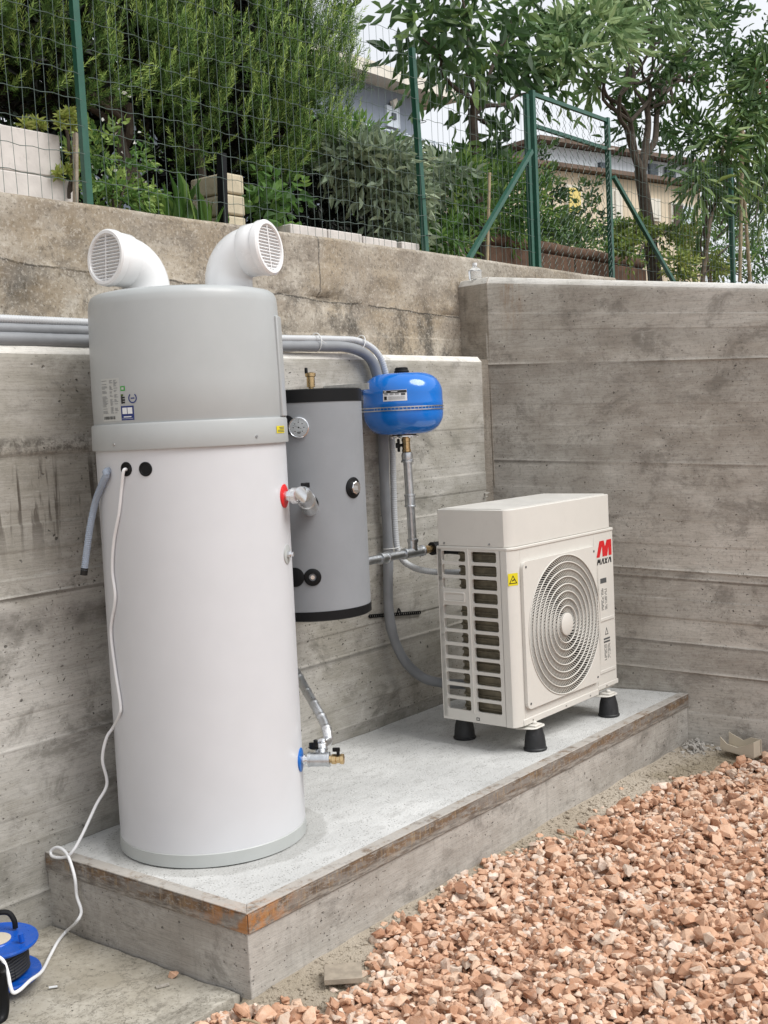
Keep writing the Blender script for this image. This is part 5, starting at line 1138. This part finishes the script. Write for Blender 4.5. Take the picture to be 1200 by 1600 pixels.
shrub('shade_plant', 'leafy green plant at the foot of the rosemary right of the stone pillar', 'plant', [(A(415, 330, 1.62), (.12,.08,.10), 16), (A(440, 300, 1.68), (.14,.08,.12), 20)], 'hedge', 35, .065, .62, 6, .14, .3, 1.1, tint=(.3,.15,.3), base=A(420, 350, 1.62)-V(0,0,.05))
shrub('variegated_shrub', 'small pale-leaved shrub just right of the left fence post', 'shrub', [(A(175, 255, 1.75), (.2,.14,.2), 50), (A(185, 300, 1.65), (.16,.1,.08), 30)], 'hedge', 36, .036, .5, 12, .18, .2, tint=(.6,.2,.35), flowers=('flower', 40, .02, .015), base=A(175, 320, 1.7)-V(0,0,.05))
# strap-leaved clump
r_ = np.random.default_rng(8); t = plant('iris_clump', A(280, 335, 1.66), 'clump of sword-shaped green leaves behind the wall, left of the black post', 'plant'); n = 70
b = np.stack([r_.uniform(A(235, 330, 1.66)[0], A(335, 330, 1.66)[0], n), r_.uniform(1.58, 1.75, n), np.full(n, 2.30)], -1); d = np.stack([r_.normal(0, .35, n), r_.normal(0, .25, n), np.full(n, 1.)], -1)
foliage('leaves', [leaves(b, d, r_.normal(size=(n, 3))+np.array([0,-1.5,0]), r_.uniform(.16, .34, n), r_.uniform(.014, .024, n), r_.uniform(.2, .8, n), LEAF, r_)], M['hedge'], t)
# tree beside the gate
t = shrub('leafy_tree', 'dark-leaved young tree with one slim trunk left of the gate', 'tree', [(A(745, 75, 1.9), (.55,.4,.22), 38), (A(665, 40, 1.8), (.22,.3,.16), 12), (A(700, -30, 1.9), (.75,.45,.28), 44), (A(820, 100, 1.95), (.3,.3,.18), 16), (A(775, 210, 1.85), (.13,.1,.07), 7), (A(850, 10, 2.0), (.5,.35,.26), 24)], 'darkleaf', 41, .135, .36, 7, .34, .6, 1.15, tint=(.36,.2,.3), base=A(757, 405, 1.85)-V(0,0,.15), upw=-.1, stem=False)
mb = MB(); r_ = np.random.default_rng(4); b0 = A(757, 405, 1.85); p = limb(mb, b0-V(0,0,.25), A(738, 170, 1.88), .037, .030, r_, .02, 6, 10)
for px, py, y in ((660, 60, 1.8), (800, 20, 1.95), (850, 130, 1.95), (720, -40, 1.9), (790, 200, 1.85)): limb(mb, p[-1]-V(0,0,.05), A(px, py, y), .018, .006, r_, .05, 5, 7)
mb.build('trunk', M['bark'], t)
# grey willow-leaved crown and the stout tree behind
t = shrub('willow_leaved_tree', 'stout tree with grey-green drooping leaves right of the gate', 'tree', [(A(930, 35, 1.75), (.40,.28,.18), 40), (A(885, 65, 1.72), (.22,.2,.2), 24), (A(935, 115, 1.7), (.16,.14,.10), 11), (A(1010, 10, 1.8), (.5,.3,.2), 38), (A(1010, -50, 1.8), (.9,.4,.3), 70)], 'budd', 42, .13, .26, 9, .3, .55, .95, tint=(.5,.2,.3), base=A(1030, 425, 2.0)-V(0,0,.2), stem=False)
r_ = np.random.default_rng(5); parts = []
for c, rad, n in ((A(1030, 110, 2.2), (.70,.4,.24), 46), (A(1100, 60, 2.2), (.8,.4,.36), 66), (A(1020, 190, 2.2), (.5,.3,.2), 26), (A(1160, 120, 2.3), (.5,.4,.4), 56), (A(1090, 220, 2.2), (.36,.3,.2), 28), (A(1180, 0, 2.2), (.8,.4,.5), 64)):
    p, d = ball(r_, n, c, rad, .5); dd = nrm(d+r_.normal(0, .5, d.shape)+np.array([0,0,.1])); ln = .32*r_.uniform(.6, 1.3, n); parts.append(twig_leaves(p-dd*ln[:,None]*.5, dd, ln, 9, .12, .27, 1.0, LEAF, r_, .4, (.38,.2,.3)))
foliage('inner_crown', parts, M['darkleaf'], t)
p, d = ball(r_, 60, A(1185, 125, 2.0), (.16,.12,.14), .6); foliage('flowers', [leaves(p, r_.normal(size=p.shape), r_.normal(size=p.shape), np.full(60, .05), np.full(60, .04), r_.random(60), LEAF, r_)], M['redflower'], t)
mb = MB(); p = limb(mb, A(1032, 428, 2.0)-V(0,0,.3), A(1000, 265, 2.05), .066, .05, r_, .03, 6, 12)
for px, py, y, rr0 in ((985, 190, 2.1, .036), (1012, 170, 2.1, .04), (1035, 150, 2.15, .034), (968, 150, 2.0, .028)):
    q = limb(mb, p[-1]-V(0,0,.08), A(px, py, y), rr0, rr0*.6, r_, .05, 5, 9)
    for k in range(4): limb(mb, q[-1], A(px+r_.uniform(-90, 150), py-r_.uniform(40, 190), y+r_.uniform(-.2, .3)), rr0*.5, .008, r_, .06, 5, 6)
mb.build('trunk', M['bark'], t)
# long-leaved sapling at right
t = shrub('long_leaved_sapling', 'slim sapling with long hanging light green leaves by the canes at right', 'tree', [(A(1120, 230, 1.65), (.26,.2,.26), 40), (A(1170, 190, 1.7), (.3,.2,.3), 50), (A(1095, 270, 1.62), (.16,.12,.16), 18), (A(1200, 110, 1.75), (.4,.25,.3), 50), (A(1190, 280, 1.7), (.2,.16,.2), 20)], 'peach', 43, .17, .15, 7, .3, 1.3, .8, tint=(.45,.2,.3), base=A(1097, 425, 1.65)-V(0,0,.1), upw=-.2)
mb = MB(); r_ = np.random.default_rng(6); limb(mb, A(1096, 430, 1.65)-V(0,0,.2), A(1135, 210, 1.68), .024, .014, r_, .03, 6, 8); limb(mb, A(1112, 430, 1.75)-V(0,0,.2), A(1098, 290, 1.72), .022, .014, r_, .03, 5, 8); limb(mb, A(1135, 230, 1.68), A(1190, 190, 1.7), .013, .006, r_, .03, 5, 6); mb.build('trunk', M['bark_light'], t)
shrub('flowering_hedge', 'dense dark hedge with white blossoms at the right edge', 'hedge', [(A(1190, 330, 2.6), (.5,.3,.5), 130), (A(1230, 260, 2.7), (.6,.3,.7), 130), (A(1180, 410, 2.4), (.4,.2,.2), 50), (A(1110, 390, 2.9), (.6,.3,.3), 90)], 'hedge', 44, .05, .5, 10, .25, .2, tint=(.3,.2,.35), flowers=('flower', 70, .05, .045), base=A(1200, 430, 2.5)-V(0,0,.2))
shrub('yellow_green_plant', 'low yellow-green plant just right of the stout tree trunk', 'plant', [(A(1062, 410, 1.62), (.2,.1,.12), 40), (A(1120, 415, 1.75), (.2,.1,.10), 34), (A(1080, 375, 1.8), (.16,.1,.16), 24)], 'lime', 45, .05, .5, 9, .14, .2, tint=(.45,.2,.3), base=A(1070, 430, 1.62)-V(0,0,.05))
shrub('trailing_plant', 'trailing olive-green plant left of the stout trunk, behind the fence brace', 'plant', [(A(990, 345, 1.75), (.2,.12,.07), 36), (A(978, 375, 1.72), (.16,.1,.10), 26), (A(1035, 365, 1.9), (.16,.1,.14), 30)], 'lime', 46, .045, .55, 9, .16, 1.0, tint=(.2,.15,.3), base=A(985, 400, 1.75)-V(0,0,.05))
shrub('shade_coloured_hedge', 'dense hedge added under and behind the rosemary, deep shade put into its near-black leaves', 'hedge', [(A(490, 310, 2.5), (.75,.25,.36), 260), (A(330, 250, 2.7), (.6,.25,.4), 170), (A(560, 300, 2.6), (.5,.2,.3), 120), (A(90, 250, 2.6), (.6,.2,.35), 120)], 'rosemary_shade', 58, .08, .4, 10, .25, .2, stem=False, tint=(.5,.2,.3))  # near-black leaves added to paint the deep shade in this gap
# far greenery that closes the gaps low down
for i, (px, py, y, rad, n, lab) in enumerate(((700, 330, 5., (1.2,.6,.5), 160, 'far green bush between the sage shrub and the gate'), (930, 385, 6., (1.6,.6,.35), 150, 'far low bushes seen through the gate, before the cream house'), (200, 300, 4., (1.0,.4,.45), 130, 'far bush seen under the rosemary, beside its forked trunk'), (560, 260, 4.5, (.9,.4,.4), 120, 'far bush behind the grey-green shrub, under the grey house'), (1110, 360, 7., (1.4,.6,.5), 140, 'far bush behind the long-leaved sapling'))):
    shrub('garden_bush', lab, 'bush', [(A(px, py, y), rad, n)], 'hedge', 60+i, .09, .4, 10, .3, .2, tint=(.4,.2,.3), stem=False)

# ------------------------------------------------------------------ garden masonry, canes, pots
bw = thing('block_wall', A(40, 300, 1.62)*V(1,1,0)+V(0,0,2.3), 'low wall of pale concrete blocks behind the fence at the left', 'block wall')
x1 = A(97, 250, 1.6)[0]; zt = A(60, 205, 1.6)[2]; zm = A(60, 275, 1.6)[2]
for i in range(3):
    xa = x1-.52*(i+1); mb = MB(); mb.box(xa+.004, xa+.516, 1.6, 1.78, zm+.006, zt); mb.build('block', M['block'], bw, bevel=.006)
    mb = MB(); xb = x1+.04-.45*(i+1); mb.box(xb+.004, xb+.446, 1.585, 1.78, 2.24, zm); mb.build('block', M['block'], bw, bevel=.006)
def succulent(label, spots, y, stems):
    r = np.random.default_rng(len(spots)); t = plant('succulent', A(spots[0][0], 320, y)*V(1,1,0)+V(0,0,2.3), label, 'succulent'); parts = []
    for px, py in spots:
        c = A(px, py, y); n = 26; d = nrm(r.normal(size=(n, 3))+np.array([0,-.3,.8])); parts.append(leaves(np.repeat(c[None], n, 0), d, r.normal(size=(n, 3))+np.array([0,0,1.]), r.uniform(.03, .05, n), r.uniform(.014, .02, n), r.uniform(.4, 1, n), LEAF, r))
    foliage('rosettes', parts, M['lime'], t); mb = MB()
    for a, b in stems: limb(mb, A(a[0], a[1], y), A(b[0], b[1], y), .008, .006, r, .05, 4, 6)
    mb.build('stems', M['bark'], t)
succulent('yellow-green succulent rosettes on a leggy stem beside the left fence post', [(97, 185), (108, 180), (122, 190), (92, 198), (112, 198), (128, 196), (112, 240), (104, 268), (118, 262), (127, 258), (92, 272)], 1.56, [((108, 310), (112, 245)), ((112, 245), (100, 195)), ((112, 245), (122, 195)), ((108, 300), (118, 265))])
succulent('small succulent rosettes on top of the pale block wall', [(38, 196), (58, 193), (62, 200), (50, 202)], 1.66, [((60, 212), (58, 196)), ((42, 210), (38, 198))])
mb = MB(); mb.bar(A(118, 208, 1.53), A(118, 322, 1.53), .02, .014); tag(mb.build('wooden_stake', M['wood']), 'pale wooden stake just left of the left fence post', 'stake')
mb = MB(); mb.bar(A(346, 240, 1.60), A(349, 352, 1.60), .038, .03); tag(mb.build('dark_post', M['black']), 'short black post beside the sand-coloured stone pillar', 'post')
pr = thing('stone_pillar', A(375, 345, 1.62)*V(1,1,0)+V(0,0,2.25), 'small pillar of rough sand-coloured blocks behind the right vent elbow', 'pillar'); xa, xb = A(353, 310, 1.6)[0], A(378, 310, 1.6)[0]; ztp = A(370, 272, 1.6)[2]; hh = (ztp-A(370, 305, 1.6)[2])
for k in range(4): mb = MB(); mb.box(xa, xb+.02, 1.6, 1.84, ztp-hh*(k+1)+.006, ztp-hh*k); mb.build('block', M['tufa'], pr, bevel=.01)
kb = thing('block_kerb', A(550, 375, 1.52)*V(1,1,0)+V(0,0,2.25), 'row of low pale blocks on the old wall under the grey-green shrub', 'kerb')
for p0, p1 in ((455, 512), (514, 566), (568, 620), (628, 655)):
    xa, xb = A(p0, 370, 1.47)[0], A(p1, 370, 1.47)[0]; mb = MB(); mb.box(xa, xb, 1.47, 1.58, 2.24, 2.415+random.uniform(-.006, .006)); mb.build('block', M['block'], kb, bevel=.006)
lg_ = thing('log_edging', A(870, 395, 2.0)*V(1,1,0)+V(0,0,2.2), 'raised bed edge of dark brown logs and blocks behind the gate', 'bed edging'); zt = A(850, 375, 2.0)[2]; zm = A(850, 395, 2.0)[2]; xa, xb = A(760, 385, 2.0)[0], A(1010, 385, 2.0)[0]; n = 4
for k in range(n):
    mb = MB(); a, b = xa+(xb-xa)*k/n, xa+(xb-xa)*(k+1)/n-.012; mb.tube([V(a, 2.06, (zt+zm)/2), V((a+b)/2, 2.055, (zt+zm)/2+.006), V(b, 2.06, (zt+zm)/2)], (zt-zm)/2, 14); mb.build('log', M['log'], lg_)
    mb = MB(); mb.box(a+.01, b, 2.0, 2.15, zm-.26, zm-.003); mb.build('block', M['log'], lg_, bevel=.008)
for i, (a, b, lab) in enumerate((((1160, 205), (1156, 440), 'upright bamboo cane tied beside the long-leaved sapling'), ((1162, 300), (1172, 440), 'leaning bamboo cane just right of the upright cane'), ((765, 270), (761, 420), 'thin cane beside the slim trunk left of the gate'))):
    y = 1.5 if i < 2 else 1.5; A_, B_ = A(*a, y), A(*b, y); rr0 = .016 if i < 2 else .009; n = 7; pts = []; rf = []
    for k in range(n*4+1): pts.append(A_+(B_-A_)*k/(n*4)); rf.append(rr0*(1.15 if k % 4 == 0 else 1))
    mb = MB(); mb.tube(pts, rr0, 10, rf=rf); tag(mb.build('bamboo_cane', M['bamboo']), lab, 'cane', 'canes')

# ------------------------------------------------------------------ houses beyond
M['plaster_grey'] = plain('grey_plaster', '#868f9c', .9, var=.04); M['plaster_cream'] = plain('cream_plaster', '#d8c8b0', .95, var=.06, vs=.8, dirt=.15)
M['plaster_white'] = plain('white_plaster', '#ccd3d9', .9, var=.03); M['trim'] = plain('pale_trim', '#d8d2c6', .8); M['roof'] = plain('brown_roof', '#6b5a4e', .9, var=.15, vs=2); M['shut'] = plain('dark_shutter', '#4a3c33', .8); M['rail_w'] = plain('white_rail', '#c9d2dc', .6)
gh = A(605, 220, 11.); h1 = thing('house', (gh[0], 11., 2.5), 'grey house with pale eaves and a small window between the rosemary and the tree', 'house'); yH = 11.
xl, xr_ = A(470, 180, yH)[0], A(655, 180, yH)[0]; zt = A(655, 172, yH)[2]; zb = 2.4
mb = MB(); mb.box(xl, xr_, yH, yH+6, zb, zt+.198); mb.build('wall', M['plaster_grey'], h1)
mb = MB(); mb.box(xl-.6, xr_+.75, yH-.45, yH+6.4, zt+.20, zt+.42); rf_ = mb.build('roof', M['trim'], h1)
w0, w1_ = A(602, 200, yH), A(620, 168, yH); wz0, wz1 = A(612, 200, yH)[2], A(612, 168, yH)[2]
mb = MB(); mb.box(w0[0], w1_[0], yH-.06, yH+.02, wz0, wz1); wn = mb.build('window', M['rail_w'], h1)
mb = MB(); mb.box(w0[0]+.13, w1_[0]-.13, yH-.085, yH-.062, wz0+(wz1-wz0)*.38, wz1-.12); mb.build('pane', M['window'], wn)
mb = MB(); lz = A(611, 163, yH); mb.obox(V(lz[0], yH-.08, lz[2]), V(.06,0,.03), V(0,.04,0), V(-.03,0,.06)); mb.build('wall_lamp', M['trim'], h1)
rz0 = A(600, 203, yH-.885)[2]; mb = MB()
for k in range(4): mb.box(xl, xr_-.02, yH-.9, yH-.87, rz0-k*.22, rz0-k*.22+.025)
for k in range(8): mb.box(xl+(xr_-xl)*k/8, xl+(xr_-xl)*k/8+.04, yH-.93, yH-.9, rz0-1, rz0+.03)
mb.build('balcony_rail', M['rail_w'], h1)
hd2 = V(math.cos(R(-14)), math.sin(R(-14)), 0); hn = V(-hd2[1], hd2[0], 0); Pm = CAM+ray(980, 290)*24.
def HQ(px, py, off=0): return at(px, py, pl=(Pm+hn*off, hn))
h2 = thing('house', (Pm[0], Pm[1], 2.4), 'cream house with brown eaves and pale upper storey seen through the gate', 'house')
def hbox(mb, p0, p1, off0, off1):
    """box along the house front: p0, p1 = (distance along, height)"""
    for_ = Pm*V(1,1,0); vs = []
    for o in (off0, off1):
        for s, z in ((p0[0], p0[1]), (p1[0], p0[1]), (p1[0], p1[1]), (p0[0], p1[1])): vs.append(for_+hd2*s+hn*o+V(0,0,z))
    mb.add(vs, [(0,1,2,3), (7,6,5,4), (0,4,5,1), (1,5,6,2), (2,6,7,3), (3,7,4,0)])
def hs(px, py): q = HQ(px, py); return float((q-Pm) @ hd2), float(q[2])
sL, sR = hs(735, 260)[0], hs(1095, 330)[0]; ez = hs(960, 278)[1]
mb = MB(); hbox(mb, (sL, 2.0), (sR, ez), 0, 7); mb.build('wall', M['plaster_cream'], h2)
mb = MB(); hbox(mb, (sL-.3, ez+.02), (sR+.4, ez+.10), -.22, 7.2); rf_ = mb.build('roof', M['roof'], h2)
uz = hs(930, 229)[1]; uL, uR = hs(868, 240)[0], hs(1110, 250)[0]
mb = MB(); hbox(mb, (uL, ez+.105), (uR, uz), .35, 6.5); up_w = mb.build('upper_wall', M['plaster_white'], h2)
mb = MB(); hbox(mb, (uL-.3, uz+.02), (uR+.4, uz+.10), .1, 6.8); mb.build('upper_roof', M['roof'], h2)
for px0, py0, px1, py1, off in ((955, 262, 962, 250, .35), (1033, 268, 1042, 252, .35), (1058, 275, 1070, 258, .35)):
    a, b = hs(px0, py0), hs(px1, py1); mb = MB(); hbox(mb, (a[0], a[1]), (b[0]+.05, b[1]), off-.08, off-.01); mb.build('window', M['window'], h2)
for px0, py0, px1, py1, mt in ((886, 332, 903, 296, 'yellow_blind'), (1050, 362, 1063, 322, 'shut'), (1064, 366, 1078, 325, 'rail_w'), (1010, 340, 1026, 316, 'trim'), (958, 338, 966, 300, 'trim')):
    if mt == 'yellow_blind': M[mt] = plain('yellow_blind', '#dcc77a', .8)
    a, b = hs(px0, py0), hs(px1, py1); mb = MB(); hbox(mb, (a[0]-.06, a[1]-.06), (b[0]+.06, b[1]+.06), -.05, -.003); wn = mb.build('window', M['trim'], h2); mb = MB(); hbox(mb, (a[0], a[1]), (b[0], b[1]), -.075, -.052); mb.build('pane', M[mt], wn)

# ------------------------------------------------------------------ small things on the ground and wall
bq = at(742, 424, y=1.14); bq[2] = 2.183
mb = MB(); mb.lathe([(.0001, 0), (.034, .001), (.036, .006), (.0345, .02), (.036, .035), (.036, .05), (.022, .062), (.012, .070), (.012, .078)], bq, (0,0,1), 24); bt = tag(mb.build('plastic_bottle', M['clear']), 'small clear plastic bottle on the corner of the side wall', 'bottle')
mb = MB(); mb.lathe([(.0135, .076), (.0135, .09), (.0001, .09)], bq, (0,0,1), 16); mb.build('cap', M['white_label'], bt)
wq = at(536, 1521, z=-.238); mb = MB(); u = unit(at(568, 1512, z=-.238)-at(508, 1516, z=-.238)); v = V(-u[1], u[0], 0)
mb.obox(wq, u*.058, v*.045+V(0,0,.004), V(0,0,.009)); tag(mb.build('wood_offcut', M['wood'], bevel=.002), 'flat grey wood offcut lying at the edge of the gravel near the plinth corner', 'wood offcut')
pq = at(1158, 1176, z=-.24); u = unit(at(1186, 1180, z=-.235)-at(1140, 1172, z=-.235)); v = V(-u[1], u[0], 0)
fq = lambda p, q, d: pq+u*p+v*d+V(0,0,1)*q
mb = MB(); mb.slab([(-.085, .02), (.085, .0), (.085, .07), (.045, .05), (.0, .035), (-.05, .045), (-.085, .075)], fq, -.045, -.040); mb.slab([(-.085, .02), (.085, .0), (.085, .068), (.03, .07), (-.01, .05), (-.085, .08)], fq, .040, .045)
mb.slab([(-.085, .014), (.085, -.006), (.085, -.001), (-.085, .019)], fq, -.045, .045); mb.slab([(.0855, .0), (.0895, .0), (.0895, .072), (.0855, .072)], fq, -.045, .02)
tag(mb.build('plastic_offcut', M['beige']), 'broken beige plastic trunking piece on the sand beside the right wall', 'plastic piece')
def lone(name, px, py, z, s, mat, label, cat_, seed=3, flat=1, tint=.5, group=None):
    q = at(px, py, z=z); v, f = HULLS[seed]; vv = v*s*np.array([1, 1, flat]); vv[:,2] -= vv[:,2].min(); me = bulk_mesh(name, vv, f, np.full(len(v), tint), M[mat]); o = bpy.data.objects.new(name, me); o.location = tuple(q-V(0,0,.002)); COL.objects.link(o); return tag(o, label, cat_, group)
lone('stone', 270, 1527, -.262, .021, 'stone', 'single pink stone lying on the slab beside the plinth', 'stone', 3, .8, .4)
mb = MB(); q = at(254, 1540, z=-.259); mb.obox(q, V(.018,-.01,0), V(.004,.007,0), V(0,0,.002)); tag(mb.build('stone_chip', M['wall_side']), 'thin flat grey chip next to the lone pink stone on the slab', 'chip')
mb = MB(); q = at(83, 1542, z=-.258); mb.obox(q, V(.010,-.008,0), V(.002,.003,0), V(0,0,.0015)); tag(mb.build('paper_scrap', M['white_label']), 'tiny white scrap on the slab right of the blue reel', 'scrap')
mb = MB(); q0, q1 = at(378, 1593, z=-.225), at(406, 1600, z=-.222); mb.tube([q0, (q0+q1)/2+V(0,0,.003), q1], .004, 7); tag(mb.build('stick', M['bamboo']), 'short yellowish stick among the stones below the plinth corner', 'stick')
mb = MB(); q0, q1 = at(873, 1301, z=-.238), at(902, 1310, z=-.236); mb.tube([q0, q1], .004, 6, rf=[.002, .005]); tag(mb.build('stick', M['bamboo']), 'thin wood splinter on the sand where the gravel begins', 'stick')
lone('stone', 804, 1313, -.245, .010, 'white_label', 'small white stone on the sand close to the plinth', 'stone', 9, .8, .9)
# fine pebbles on the sand strip and fallen mortar by the far end
n = 9000; p = np.stack([rng.uniform(-.05, 3.16, n), rng.uniform(-.42, -.004, n)], -1); keep = ~inside(p, -.02); p = p[keep]
stuff(pile('pebbles', p, np.exp(rng.normal(math.log(.0036), .5, len(p))).clip(.0018, .014), M['sand'], ground_z))
n = 110; p = np.stack([rng.normal(3.06, .07, n).clip(2.8, 3.15), rng.normal(-.05, .045, n).clip(-.2, -.006)], -1); stuff(pile('mortar_rubble', p, np.exp(rng.normal(math.log(.011), .45, n)).clip(.004, .028), M['plinth'], ground_z))
